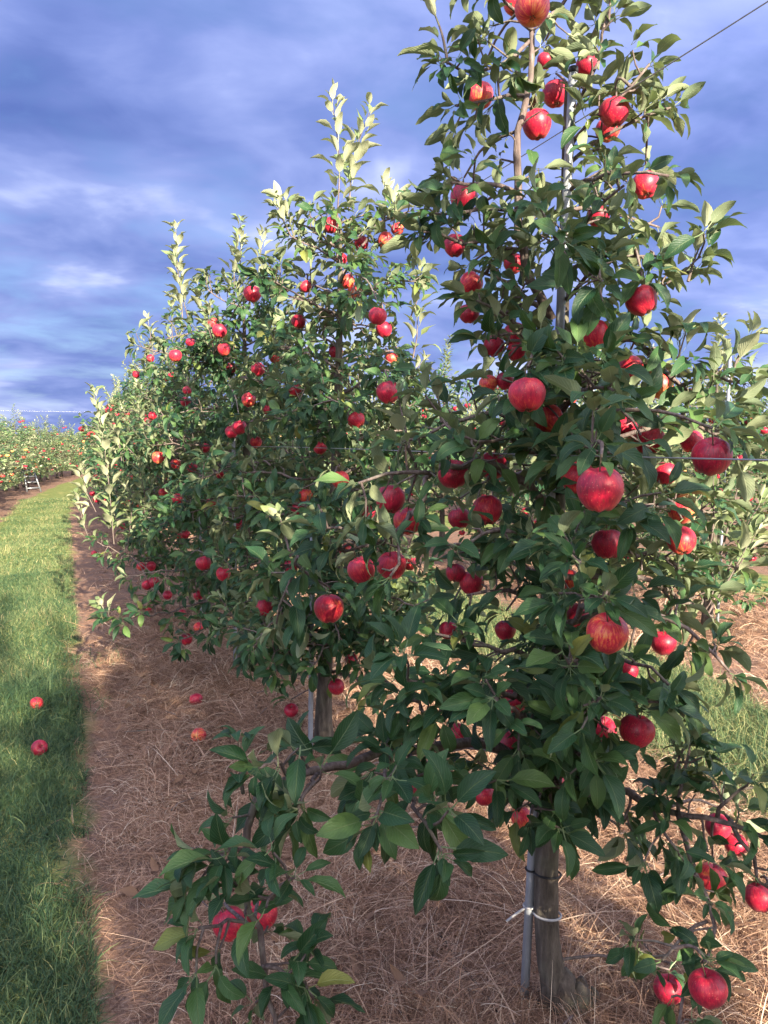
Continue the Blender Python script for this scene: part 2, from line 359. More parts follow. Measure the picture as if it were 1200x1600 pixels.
class Foliage:
    def __init__(s): s.p = []; s.d = []; s.n = []; s.s = []; s.y = []; s.axis = None
    def leaf(s, p, d, n, size, young=0): s.p.append(p); s.d.append(d); s.n.append(n); s.s.append(size); s.y.append(young)
    def arrays(s):
        p = np.array(s.p); d = norm(np.array(s.d)); n = np.array(s.n)
        n = n - d * np.sum(n * d, 1, keepdims=True); bad = np.linalg.norm(n, axis=1) < 1e-3; n[bad] = np.cross(d[bad], vec(1, 0.3, 0)); n = norm(n)
        return p, d, n, np.array(s.s), np.array(s.y)
    def rosette(s, p, ax, n, size, rg, young=0):
        ax = norm(ax); a = norm(np.cross(ax, vec(0.3, 0.2, 1) if abs(ax[2]) < .9 else vec(1, 0, 0))); b = np.cross(ax, a)
        ph = rg.uniform(0, 6.28); out = norm((p - s.axis) * vec(1, 1, 0)) if s.axis is not None else ax
        for q in range(n):
            th = ph + q * 2.399 + rg.normal(0, .2); t = rg.uniform(0.55, 1.45) if not young else rg.uniform(0.35, 1.0)
            d = ax * math.cos(t) + (a * math.cos(th) + b * math.sin(th)) * math.sin(t)
            d = d + vec(0, 0, -rg.uniform(0.0, 0.65) * (0.4 if young else 1)) + out * .25; d = norm(d)
            nn = norm(ax * 0.45 + out * .45 + vec(0, 0, 0.8) + rg.normal(0, .36, 3))
            s.leaf(p + ax * rg.uniform(-.012, .012), d, nn, size * rg.uniform(.5, 1.2), young)
    def shoot(s, P, rg, step=0.018, size=0.08, young=1):
        L_ = arclen(P); x = 0.03; th = rg.uniform(0, 6)
        while x < L_[-1]:
            q = np.array([np.interp(x, L_, P[:, c]) for c in range(3)]); q2 = np.array([np.interp(min(x + .02, L_[-1]), L_, P[:, c]) for c in range(3)])
            q1 = np.array([np.interp(max(x - .02, 0), L_, P[:, c]) for c in range(3)]); ax = norm(q2 - q1)
            a = norm(np.cross(ax, vec(0.31, 0.83, .2))); b = np.cross(ax, a); th += 2.4 + rg.normal(0, .25)
            u = x / L_[-1]; t = rg.uniform(.75, 1.15) * (1.0 - 0.45 * u)
            o = a * math.cos(th) + b * math.sin(th); d = ax * math.cos(t) + o * math.sin(t)
            s.leaf(q, d, norm(ax * math.sin(t) - o * math.cos(t) + rg.normal(0, .18, 3)), size * (1.1 - .5 * u ** 3) * rg.uniform(.8, 1.15), young)
            x += step * rg.uniform(.5, 1.7)
def basis(d, n):
    x = np.cross(d, n); return np.stack([x, d, n], -1)          # columns: right, along, up
def leaf_mesh(name, F, lod, idx=None, seed=0):
    p, d, n, s, y = F; r = np.random.default_rng(seed)
    if idx is None: idx = np.arange(len(p))
    B = basis(d, n); vi = r.integers(0, len(LV[lod]), len(p)); rv = r.random(len(p))
    Vs, Qs, Us, Rs, Ms = [], [], [], [], []; off = 0
    for k, (lv, lq, lu) in enumerate(LV[lod]):
        I = idx[vi[idx] == k]
        if not len(I): continue
        V = np.einsum('nij,kj->nki', B[I] * s[I][:, None, None], lv) + p[I][:, None]
        m_ = len(lv); Vs.append(V.reshape(-1, 3)); Qs.append((lq[None] + (np.arange(len(I)) * m_)[:, None, None]).reshape(-1, 4) + off); off += len(I) * m_
        Us.append(np.tile(lu, (len(I), 1))); Rs.append(np.repeat(rv[I], m_)); Ms.append(np.repeat(y[I].astype(int), len(lq)))
    return mesh_from(name, np.concatenate(Vs), np.concatenate(Qs), np.concatenate(Us), np.concatenate(Rs), (M_LEAF, M_YOUNG), np.concatenate(Ms))
LEAF_ME = {}
for y_ in (0, 1):
    for q_, (lv, lq, lu) in enumerate(LV['near']):
        LEAF_ME[(q_, y_)] = mesh_from('leaf', lv, lq, lu, np.zeros(len(lv)), (M_YOUNG if y_ else M_LEAF,))

# ------------------------------------------------------------------ apples
def apple_mesh(name, nu, nv, seed):
    r = np.random.default_rng(seed); ph = r.uniform(0, 6); sq = r.uniform(-.05, .05)
    t = np.linspace(0, math.pi, nv); V = []
    for a in t:
        for k in range(nu):
            th = 2 * math.pi * k / nu
            rad = math.sin(a) ** 0.92 * (1.0 + 0.10 * math.cos(a)) * (1 + sq * math.cos(th + ph))
            z = 0.97 * math.cos(a)
            z -= 0.34 * math.exp(-(rad / 0.27) ** 2) * (1 if a < 1.5 else 0); z += 0.20 * math.exp(-(rad / 0.24) ** 2) * (1 if a > 1.6 else 0)
            if a > 1.6: z += 0.045 * math.cos(5 * th + ph) * math.exp(-((rad - .45) / .3) ** 2)
            if a < 1.5: z += 0.03 * math.cos(5 * th + ph) * math.exp(-((rad - .5) / .3) ** 2)
            V.append((rad, th, z))
    V = np.array(V); V = np.stack([V[:, 0] * np.cos(V[:, 1]), V[:, 0] * np.sin(V[:, 1]), V[:, 2]], 1) * 0.0385
    Q = [(i * nu + k, (i + 1) * nu + k, (i + 1) * nu + (k + 1) % nu, i * nu + (k + 1) % nu) for i in range(nv - 1) for k in range(nu)]
    return V, np.array(Q)
APPLES = [mesh_from('apple', *apple_mesh('apple', 28, 17, q), mats=(M_APPLE,)) for q in range(5)]
APPLES_LO = [mesh_from('apple', *apple_mesh('apple', 14, 9, q), mats=(M_APPLE,)) for q in range(3)]
_b = Bag(); _b.add(*tube(smooth_line([(0, 0, .018), (.001, 0, .034), (.006, .002, .058)], 5), [.0016, .0014, .0013, .0014, .0022], 5)); STEM_ME = _b.mesh('stem', M_STEM)
_b = Bag()
for q_ in range(5):
    a_ = q_ * 1.2566; _b.add(*tube([(math.cos(a_) * .002, math.sin(a_) * .002, -.0285), (math.cos(a_) * .006, math.sin(a_) * .006, -.0325), (math.cos(a_) * .0045, math.sin(a_) * .0045, -.036)], [.002, .0016, .0005], 4))
CALYX_ME = _b.mesh('calyx', M_STEM)
def add_apple(parent, pos, size, rg, lo=False, tilt=None, name='apple', flat=False):
    """size: diameter / 0.077"""
    me = (APPLES_LO if lo else APPLES)[rg.integers(0, 3 if lo else 5)]
    o = link(name, me, parent); o.location = pos if parent is None else np.asarray(pos) - np.array(parent.location)
    o.rotation_euler = (rg.normal(0, .28), rg.normal(0, .28), rg.uniform(0, 6.28)) if tilt is None else tilt
    o.scale = (size, size, size * rg.uniform(.93, 1.05))
    if not lo:
        link('stem', STEM_ME, o); link('calyx', CALYX_ME, o)
    return o

# ------------------------------------------------------------------ a tree's skeleton
class Tree:
    def __init__(s, seed):
        s.rg = np.random.default_rng(seed); s.F = Foliage(); s.trunk = None; s.br = []; s.spurs = []; s.apples = []; s.twigs = Bag()
    def branch(s, P, r0, r1, spacing=0.055, bare=0.10, n=None, leaves=(5, 9), size=0.078, spread=0.085, tip=True, side=None):
        rg = s.rg; L_ = arclen(P)[-1]; n = n or max(5, int(L_ / 0.045)); P = smooth_line(P, n)
        if n > 4: P[1:-1] += rg.normal(0, .006, (n - 2, 3))
        R = np.linspace(r0, r1, n); s.br.append((P, R))
        L = arclen(P); x = min(bare, .4 * L[-1]) if bare < .9 else L[-1] * bare
        while x < L[-1]:
            q = np.array([np.interp(x, L, P[:, c]) for c in range(3)]); t = norm(np.array([np.interp(min(x + .03, L[-1]), L, P[:, c]) for c in range(3)]) - np.array([np.interp(x - .03, L, P[:, c]) for c in range(3)]))
            o = rg.normal(0, 1, 3); o -= t * (o @ t); o = norm(norm(o) + vec(0, 0, .35)); ax = norm(o + t * rg.uniform(.0, .7))
            l = spread * rg.uniform(.25, 1.35); e = q + ax * l
            s.twigs.add(*tube(np.array([q, q + ax * l * .5 + rg.normal(0, .004, 3), e]), [.0032, .0026, .0024], 4, cap=False))
            s.spurs.append((e, ax)); s.F.rosette(e, norm(ax + vec(0, 0, .25)), rg.integers(*leaves), size, rg)
            x += spacing * rg.uniform(.6, 1.4)
        if tip:
            t = norm(P[-1] - P[-2]); s.F.rosette(P[-1], t, rg.integers(*leaves) + 1, size, rg); s.spurs.append((P[-1], t))
    def shoot(s, base, d, length, size=.08, step=.018, young=1, bend=.06):
        d = norm(np.asarray(d, float)); P = smooth_line([base, base + d * length * .5 + s.rg.normal(0, bend * .3, 3) * length, base + d * length + s.rg.normal(0, bend, 3) * length], 9)
        s.twigs.add(*tube(P, np.linspace(.0042, .0015, 9), 5, cap=False)); s.F.shoot(P, s.rg, step, size, young); s.F.rosette(P[-1], d, 5, size * .7, s.rg, young)
    def samples(s): return np.concatenate([p for p, r in s.br] + [s.trunk[0]])
    def hang(s, pos, rg):                              # a spur that carries a fruit
        top = np.asarray(pos) + vec(0, 0, .055); S = s.samples(); dd = np.linalg.norm(S - top - vec(0, 0, .04), axis=1); q = S[dd.argmin()]
        mid_ = (q + top) / 2 + vec(0, 0, .02) + rg.normal(0, .01, 3)
        s.twigs.add(*tube(smooth_line([q, mid_, top], 6), np.linspace(.0045, .0028, 6), 5, cap=False))
        s.F.rosette(top, norm(top - q + vec(0, 0, .12)), rg.integers(4, 7), .075, rg)
    def grow(s, base, H, R, nb=30, lean=(0, 0), zmin=.45, prof=None, spacing=.06, tops=3, size=.078, sub=True, twist=0.):
        rg = s.rg; base = np.asarray(base, float)
        z = np.linspace(0, 1, 16)
        T = np.stack([base[0] + lean[0] * z ** 1.3 + .015 * np.sin(5 * z + rg.uniform(0, 6)), base[1] + lean[1] * z ** 1.3 + .015 * np.sin(4 * z + rg.uniform(0, 6)), base[2] - .03 + z * (H * .93)], 1)
        T[0, :2] = base[:2]; RR = .034 * (1 - z) ** .8 + .006; RR[0] *= 1.45; RR[1] *= 1.1
        s.trunk = (T, RR); s.F.axis = base; prof = prof or [(0, .55), (.16, .92), (.38, 1.0), (.6, .78), (.8, .48), (1, .22)]
        az = twist
        for q in range(nb):
            u = (q + rg.uniform(.2, .8)) / nb; zz = zmin + (H * .93 - zmin) * u ** 1.08; az += 2.399 + rg.normal(0, .3)
            r = R * np.interp(u, [a for a, b in prof], [b for a, b in prof]) * rg.uniform(.72, 1.18)
            c = np.array([np.interp(zz, T[:, 2] - base[2], T[:, k]) for k in range(3)]); o = vec(math.cos(az), math.sin(az), 0)
            rise = rg.uniform(-.05, .35) + .3 * u; droop = rg.uniform(.0, .35) * (1 - u)
            P = [c, c + o * r * .5 + vec(0, 0, r * rise * .6), c + o * r + vec(0, 0, r * (rise - droop))]
            s.branch(P, .0105 * (1 - .5 * u), .003, spacing, .07, size=size)
            if sub and r > .3:
                for k in range(2):
                    f = rg.uniform(.35, .8); p0 = P[0] * (1 - f) + P[2] * f + vec(0, 0, r * .1); o2 = norm(o + np.cross(o, vec(0, 0, 1)) * rg.choice([-1, 1]) * rg.uniform(.6, 1.4) + vec(0, 0, rg.uniform(-.5, .5)))
                    s.branch([p0, p0 + o2 * r * .22 + vec(0, 0, .01), p0 + o2 * r * rg.uniform(.35, .55)], .005, .0025, spacing, .03, size=size)
        for q in range(tops):
            a = rg.uniform(0, 6.28); s.shoot(T[-1 - q % 3], (math.cos(a) * .25 * (q > 0), math.sin(a) * .25 * (q > 0), 1), H * .07 + rg.uniform(.15, .4) + (0.12 if q == 0 else 0))
        for q in range(14):                            # upright one-year shoots on the outer branches
            P, r = s.br[rg.integers(0, len(s.br))]; e = P[-1] if rg.random() < .6 else P[len(P) * 2 // 3]
            s.shoot(e, norm(e - np.array([T[8][0], T[8][1], e[2]])) * .5 + vec(0, 0, 1), rg.uniform(.14, .34), size * .9)

ALL_APPLES = []                                        # (pixel x, pixel y, radius px, depth) of the fruit placed from the photograph
def clear_view(F, keep_prob, rg):
    """thin the leaves that would hang straight in front of a fruit"""
    p, d, n, s, y = F; keep = np.ones(len(p), bool)
    A = np.array(ALL_APPLES)
    for f in (.55, .85, 1.2):
        X, Y, D = project(p + d * (s * f)[:, None])
        for ax_, ay_, ar_, ad_ in A:
            hit = (np.hypot(X - ax_, Y - ay_) < ar_ * .92) & (D < ad_) & (D > .1) & keep
            keep[hit] = rg.random(hit.sum()) < keep_prob
    return tuple(a[keep] for a in F)
def visible_rank(F):
    """how many cells of a coarse picture each leaf owns"""
    p, d, n, s, y = F; Ps = []; x = np.cross(d, n)
    for f, w in ((.45, 0), (.6, .16), (.6, -.16), (.75, 0), (.9, .2), (.9, -.2), (1.05, 0), (1.2, .08)):
        Ps.append(p + d * (s * f)[:, None] + x * (s * w)[:, None])
    I = np.tile(np.arange(len(p)), len(Ps)); X, Y, D = project(np.concatenate(Ps))
    ok = (D > .2) & (X > 0) & (X < W0) & (Y > 0) & (Y < H0); X, Y, D, I = X[ok], Y[ok], D[ok], I[ok]
    o = np.argsort(-D); buf = np.full((H0 // 6 + 1, W0 // 6 + 1), -1); buf[(Y[o] / 6).astype(int), (X[o] / 6).astype(int)] = I[o]
    c = np.bincount(buf[buf >= 0], minlength=len(p)); return c + 1e-4 / np.maximum(project(p)[2], .1)
def finish(t, root, lod, nleaf=0, seed=0, keep=.12, lo=False, bare_root=True, sep_branches=True):
    """turn a grown skeleton into the parts of a tree"""
    base = np.array(root.location); F = t.F.arrays()
    if len(ALL_APPLES): F = clear_view(F, keep, t.rg)
    p, d, n, s, y = F; inn = project(p)
    fr = (inn[2] > .03) & (inn[2] < .95) & (abs(inn[0] - 600) < 760) & (abs(inn[1] - 800) < 980)
    F = tuple(a[~fr] for a in F); p, d, n, s, y = F
    T, RR = t.trunk; me = Bag(); me.add(*tube(T - base, RR, 12 if not lo else 7, .03)); link('trunk', me.mesh('trunk', M_BARK), root)
    big = [b for b in t.br if arclen(b[0])[-1] > .3] if sep_branches else []
    rest = Bag()
    for P, R in t.br:
        V, Q = tube(P - base, R, 7 if not lo else 4, .05)
        if any(P is b[0] for b in big):
            m_ = Bag(); m_.add(V, Q); link('branch', m_.mesh('branch', M_TWIG), root)
        else: rest.add(V, Q)
    if t.twigs.n and not lo: rest.add(np.concatenate(t.twigs.V) - base, np.concatenate(t.twigs.Q))
    if rest.n: link('twigs', rest.mesh('twigs', M_TWIG), root, kind='stuff')
    idx = np.arange(len(p))
    if nleaf:
        rk = visible_rank(F); sel = np.argsort(-rk)[:nleaf]; mask = np.ones(len(p), bool); mask[sel] = False; idx = idx[mask]
        B = basis(d, n); rr = np.random.default_rng(seed + 5)
        for q in sel:
            o = link('leaf', LEAF_ME[(int(rr.integers(0, 8)), int(y[q]))], root)
            M = Matrix((B[q] * s[q]).tolist()).to_4x4(); M.translation = Vector(p[q] - base); o.matrix_basis = M
    F2 = (p - base, d, n, s, y)
    link('crown', leaf_mesh('crown', F2, lod, idx, seed), root, kind='stuff')
    return len(p)
# ------------------------------------------------------------------ fruit read off the photograph: x, y, diameter in photo pixels
AP1 = """832 12 56,806 4 40,750 150 42,838 195 46,868 147 42,917 102 34,960 175 48,950 203 40,852 95 26,1008 290 44,935 338 36,725 310 44,711 384 36,735 443 38,
733 490 34,803 412 32,771 541 34,805 523 38,808 550 34,1003 470 50,929 524 50,985 577 42,1032 603 44,824 617 60,857 655 48,763 600 30,790 595 30,708 741 50,770 728 46,
975 668 46,1014 688 48,1112 714 62,1080 690 36,938 765 74,903 746 54,762 797 48,610 780 48,637 815 46,718 810 36,565 891 44,612 884 48,737 911 40,712 895 32,514 951 48,
1065 845 46,1065 800 42,950 850 52,948 990 66,905 962 44,1037 1005 40,982 1048 32,995 1142 56,942 1140 42,715 1148 38,795 1163 44,805 1095 40,757 1243 34,868 1222 40,
815 1278 34,358 1444 52,410 1428 50,1045 1546 46,1105 1545 60,1112 1372 48,1187 1402 46,1122 1292 40,700 985 30,790 985 34,1150 1320 36,640 1235 30,885 905 36,1040 740 40"""
AP2 = """517 352 25,602 375 25,621 358 21,565 380 23,542 440 25,554 458 25,478 448 20,466 503 24,590 494 30,600 515 26,525 550 23,606 613 38,557 656 29,460 609 25,532 750 29,
478 775 23,465 795 22,413 950 27,455 885 23,526 1073 26,455 1110 23,549 1030 20,540 860 22,533 405 20,612 560 20,500 700 22,640 880 24,575 800 24"""
AP3 = """394 459 29,343 517 24,350 546 21,274 556 21,297 535 16,333 505 18,403 577 23,388 625 23,374 668 24,362 675 21,400 691 19,362 575 18,293 610 16,290 628 17,247 715 20,
300 730 17,275 725 17,278 780 19,318 880 25,349 897 23,291 999 20,236 885 16,240 910 17,230 914 17,220 885 15,310 980 16,255 770 15,330 785 17,320 700 16,270 690 15,
345 740 18,420 640 20,290 835 15,375 820 18,238 650 14,213 585 13,235 560 13,430 560 18,310 930 17,262 930 15"""
def read(s): return [tuple(map(float, q.split())) for q in s.replace('\n', '').split(',')]
def place(rows, lo_, hi_):
    o = []
    for x, y, d in rows:
        dep = min(max(92.4 / d, lo_), hi_); sz = d * dep / 95.0; o.append((at(x, y, dep), sz)); ALL_APPLES.append((x, y, d / 2, dep))
    return o
for x_ in range(470, 600, 12): ALL_APPLES.append((x_, 1212 - (x_ - 470) * .25, 13, 1.52 + (x_ - 470) * .0015))     # the bare limb stays in view
A1 = place(read(AP1), 1.33, 2.15); A2 = place(read(AP2), 3.0, 3.75); A3 = place(read(AP3), 4.1, 6.2)

BASE1, BASE2, BASE3, BASE4 = vec(1.14, 1.58, 0), vec(1.11, 3.44, 0), vec(1.05, 4.96, 0), vec(1.08, 6.5, 0)
for b_ in (BASE1, BASE2, BASE3, BASE4): b_[2] = gz(b_[0], b_[1])

# ------------------------------------------------------------------ the nearest tree, its limbs drawn after the photograph
D1 = 2.03
def nearest_tree():
    t = Tree(11); rg = t.rg
    lead = [(870, 1600, 0), (868, 1560, 0), (858, 1490, 0), (853, 1400, 0), (856, 1300, 0), (861, 1200, 0), (866, 1050, .02), (868, 900, .03), (870, 740, .03), (876, 580, .03), (880, 450, .03), (883, 320, .03), (884, 220, .03), (886, 130, .03)]
    P = smooth_line([at(x, y, D1 + d) for x, y, d in lead], 46)
    u = np.linspace(0, 1, 46); R = np.interp(u, [0, .035, .07, .1, .25, .5, .8, 1], [.036, .036, .034, .0325, .0315, .026, .016, .006])
    t.trunk = (P, R); t.F.axis = BASE1
    B = [  # photo x, y and metres in front of (-) or behind the trunk; last number: leaf length
     ([(862, 500, 0), (815, 400, -.05), (806, 290, -.08), (818, 170, -.1), (835, 40, -.1), (828, -90, -.1)], .014, .004),
     ([(832, 60, -.1), (760, 115, -.15), (690, 92, -.2)], .005, .003), ([(822, 150, -.1), (770, 160, -.15), (712, 165, -.2)], .005, .003),
     ([(834, 50, -.1), (800, 15, -.2), (775, -20, -.25)], .005, .003), ([(834, 30, -.1), (880, 10, -.05), (910, -40, -.05)], .005, .003),
     ([(884, 210, .03), (925, 120, -.05), (950, 20, -.05)], .006, .003), ([(884, 240, .03), (960, 155, -.12), (1015, 100, -.15)], .006, .003),
     ([(884, 260, .03), (970, 200, -.05), (1048, 168, -.05)], .006, .003), ([(882, 305, .03), (960, 270, -.2), (1045, 275, -.3)], .006, .003),
     ([(882, 330, .03), (950, 330, .1), (1030, 355, .1)], .006, .003), ([(880, 380, .03), (930, 330, -.2), (975, 290, -.3)], .005, .003),
     ([(806, 300, -.08), (765, 288, -.12), (705, 285, -.2)], .007, .003), ([(805, 330, -.08), (745, 330, -.15), (690, 335, -.2)], .005, .003),
     ([(812, 390, -.05), (735, 375, -.15), (655, 362, -.2)], .006, .003), ([(880, 400, .03), (862, 360, -.25), (878, 372, -.42)], .006, .003),
     ([(880, 430, .03), (955, 400, -.1), (1025, 400, -.1)], .007, .003), ([(878, 470, .03), (930, 420, -.25), (940, 440, -.38)], .006, .003),
     ([(960, 520, 0), (1040, 450, -.05), (1095, 400, -.1)], .005, .002), ([(858, 490, 0), (790, 440, -.12), (735, 420, -.15)], .006, .003),
     ([(870, 580, 0), (800, 500, -.1), (745, 470, -.15)], .008, .003), ([(866, 600, 0), (800, 520, -.1), (760, 530, -.15)], .006, .003),
     ([(872, 600, .02), (930, 530, .0), (985, 522, -.02), (1028, 570, -.02), (1060, 605, -.05), (1140, 640, -.1)], .013, .004),
     ([(1010, 545, -.02), (1050, 545, -.1), (1075, 560, -.15)], .005, .003), ([(1060, 605, -.05), (1120, 590, -.1), (1165, 600, -.1)], .005, .003),
     ([(872, 660, .02), (830, 600, -.3), (825, 575, -.42)], .007, .003), ([(872, 660, .02), (920, 600, -.35), (960, 610, -.5)], .007, .003),
     ([(872, 640, .02), (900, 590, -.3), (880, 560, -.45)], .006, .003), ([(872, 690, .02), (770, 645, -.1), (690, 665, -.15), (630, 690, -.15)], .009, .003),
     ([(872, 730, .02), (790, 690, -.25), (720, 680, -.35)], .008, .003), ([(872, 720, .02), (960, 690, -.15), (1060, 660, -.15), (1150, 680, -.2)], .009, .003),
     ([(870, 770, .02), (920, 715, -.45), (932, 690, -.65)], .008, .004), ([(870, 740, .02), (930, 650, -.3), (970, 640, -.45)], .007, .003),
     ([(870, 800, .02), (765, 725, -.15), (680, 740, -.25), (645, 800, -.28), (600, 850, -.25), (540, 862, -.22)], .013, .003),
     ([(680, 740, -.25), (620, 740, -.35), (560, 755, -.4)], .006, .003), ([(640, 800, -.28), (620, 860, -.35), (610, 900, -.4)], .005, .003),
     ([(540, 862, -.22), (490, 845, -.2), (455, 885, -.18), (432, 975, -.15)], .005, .0025), ([(600, 850, -.25), (560, 830, -.3), (510, 825, -.3)], .005, .0025),
     ([(870, 830, .02), (960, 790, 0), (1060, 800, .15), (1120, 800, .3)], .010, .003), ([(870, 850, .02), (1000, 860, .1), (1080, 890, .26), (1125, 880, .36)], .009, .003),
     ([(870, 900, .02), (1000, 900, .05), (1070, 940, .22), (1115, 965, .32)], .009, .003), ([(870, 880, .02), (790, 830, -.25), (710, 850, -.42)], .009, .003),
     ([(870, 920, .02), (890, 860, -.4), (905, 880, -.62)], .009, .004), ([(870, 860, .02), (950, 790, -.3), (1020, 790, -.45)], .008, .003),
     ([(868, 960, .02), (780, 920, -.15), (730, 930, -.2)], .010, .003), ([(868, 980, .02), (980, 950, -.2), (1070, 980, -.25), (1140, 1050, -.25)], .010, .003),
     ([(868, 1010, .02), (920, 940, -.45), (945, 930, -.66)], .009, .004), ([(866, 1050, .02), (770, 1010, -.25), (680, 990, -.35)], .009, .003),
     ([(866, 1080, .02), (970, 1030, -.3), (1045, 1070, -.42)], .009, .003), ([(865, 1100, .02), (900, 1030, -.4), (890, 1040, -.58)], .008, .004),
     ([(865, 1130, 0), (780, 1080, -.3), (700, 1070, -.42), (620, 1060, -.45)], .010, .003), ([(864, 1160, 0), (800, 1110, -.4), (770, 1090, -.55)], .008, .003),
     ([(862, 1190, 0), (740, 1165, -.15), (620, 1170, -.3), (540, 1192, -.42), (455, 1217, -.5)], .016, .008),
     ([(455, 1217, -.5), (398, 1235, -.55), (382, 1310, -.56), (388, 1400, -.58), (405, 1490, -.6), (425, 1590, -.62), (430, 1650, -.62)], .009, .004),
     ([(640, 1172, -.28), (642, 1230, -.5), (660, 1290, -.66), (690, 1330, -.7)], .006, .003), ([(620, 1172, -.3), (600, 1230, -.55), (590, 1270, -.66)], .006, .003),
     ([(500, 1203, -.46), (480, 1235, -.55), (465, 1265, -.6)], .005, .003), ([(700, 1168, -.2), (660, 1110, -.40), (630, 1090, -.48)], .006, .003),
     ([(455, 1217, -.5), (440, 1190, -.55), (405, 1200, -.6)], .004, .003), ([(384, 1330, -.56), (340, 1330, -.6), (310, 1340, -.62)], .004, .003), ([(388, 1400, -.58), (430, 1400, -.66), (460, 1370, -.7)], .004, .003),
     ([(395, 1450, -.58), (340, 1440, -.62), (310, 1450, -.65)], .004, .003), ([(410, 1510, -.6), (450, 1530, -.62), (490, 1560, -.6)], .004, .003),
     ([(863, 1180, 0), (950, 1110, -.35), (995, 1095, -.45)], .009, .003), ([(863, 1170, 0), (920, 1100, -.45), (940, 1090, -.6)], .008, .003),
     ([(862, 1205, 0), (930, 1222, -.05), (990, 1246, -.12), (1060, 1270, -.2), (1140, 1280, -.25), (1215, 1320, -.3)], .013, .004),
     ([(1060, 1270, -.2), (1085, 1340, -.3), (1105, 1420, -.38), (1112, 1475, -.4), (1085, 1520, -.42)], .008, .003), ([(1140, 1280, -.25), (1170, 1340, -.3), (1205, 1390, -.3)], .006, .003),
     ([(1105, 1440, -.38), (1060, 1470, -.42), (1035, 1500, -.45)], .004, .003), ([(1085, 1520, -.42), (1060, 1570, -.45), (1080, 1620, -.45)], .004, .003), ([(1060, 1270, -.2), (1062, 1215, -.25), (1068, 1170, -.25)], .005, .003),
     ([(1010, 1252, -.14), (1040, 1300, -.3), (1060, 1330, -.36)], .005, .003), ([(862, 1215, 0), (840, 1235, -.2), (842, 1262, -.28)], .006, .003), ([(1120, 1278, -.24), (1150, 1240, -.3), (1180, 1230, -.3)], .005, .003),
     ([(862, 1215, 0), (835, 1250, -.25), (828, 1285, -.32)], .005, .003), ([(862, 1210, 0), (880, 1245, -.2), (872, 1265, -.25)], .005, .003), ([(862, 1205, 0), (790, 1200, -.3), (745, 1225, -.4)], .006, .003), ([(862, 1200, 0), (900, 1180, -.35), (930, 1190, -.45)], .006, .003),
     ([(985, 1245, -.12), (975, 1280, -.14), (968, 1300, -.15)], .004, .003), ([(868, 900, .02), (780, 880, .25), (720, 900, .35)], .008, .003),
     ([(868, 760, .02), (800, 740, .25), (740, 760, .35)], .008, .003), ([(870, 700, .02), (950, 730, .25), (1020, 740, .35)], .008, .003), ([(866, 1050, .02), (800, 1040, .2), (740, 1050, .3)], .008, .003),
    ]
    LIMB = [i for i, b_ in enumerate(B) if b_[0][-1] == (455, 1217, -.5) and len(b_[0]) == 5][0]
    for k, (pts, r0, r1) in enumerate(B):
        Q = [at(x, y, D1 + d) for x, y, d in pts]; dep = D1 + pts[-1][2]
        front = pts[-1][2] < -.5
        high = pts[-1][1] < 545; limb = k == LIMB
        t.branch(Q, r0, r1, spacing=.040 if high else .043, bare=.95 if limb else .06, size=rg.uniform(.064, .078) if high else rg.uniform(.066, .080), spread=.055 if high else .066, leaves=(5, 9) if high else (5, 9), tip=not limb)
    # lit upright shoots on the right and left flank, and at the top
    for (x, y, d, dx, dz, l) in [(1100, 900, .32, .1, 1, .30), (1125, 870, .36, .2, 1, .24), (1105, 960, .30, .4, .8, .26), (1085, 900, .28, -.1, 1, .26), (1120, 930, .36, .45, .7, .24), (1060, 920, .3, .1, 1, .22), (1135, 900, .4, .3, 1, .24), (1075, 440, -.08, .3, 1, .12), (455, 870, -.2, -.25, .9, .10), (700, 100, -.2, -.2, 1, .14), (950, 40, -.05, .1, 1, .2), (1060, 590, -.1, 0, 1, .1), (1140, 600, -.1, .3, 1, .12), (1070, 1200, -.25, .1, 1, .1), (380, 1240, -.56, -.1, 1, .1), (690, 660, -.1, -.2, 1, .12), (640, 700, -.15, -.2, 1, .14)]:
        t.shoot(at(x, y, D1 + d), RT * dx + vec(0, 0, dz), l, size=.085 if x > 1000 else .064, step=.026, young=1 if y < 1000 else 0)
    for pos, sz in A1: t.hang(pos, rg)
    root = thing('apple_tree', 'nearest apple tree, tall and full frame, tied to a grey pole, large red apples', 'tree', tuple(BASE1), 'apple trees of the row beside the path')
    finish(t, root, 'near', 300, 1, .30)
    for pos, sz in A1: add_apple(root, pos, sz, rg)
    # the swollen graft and root collar
    g = Bag(); c = at(880, 1572, D1 + .01) - BASE1
    for (ox, oy, oz, r, h) in [(-.012, 0, -.075, .046, .10), (.030, -.028, -.085, .030, .075), (.052, -.005, -.09, .026, .075), (-.045, -.01, -.09, .022, .05), (.035, .03, -.09, .03, .07), (.078, -.02, -.10, .020, .06), (.015, -.045, -.10, .020, .06)]:
        z = np.linspace(0, 1, 6); g.add(*tube(np.stack([c[0] + ox + 0 * z, c[1] + oy + 0 * z, c[2] + oz + z * h + .085], 1), r * np.array([1.25, 1.1, 1.0, .9, .7, .25]), 12, .16))
    link('root_collar', g.mesh('root_collar', M_ROOT), root)
    return t
nearest_tree()

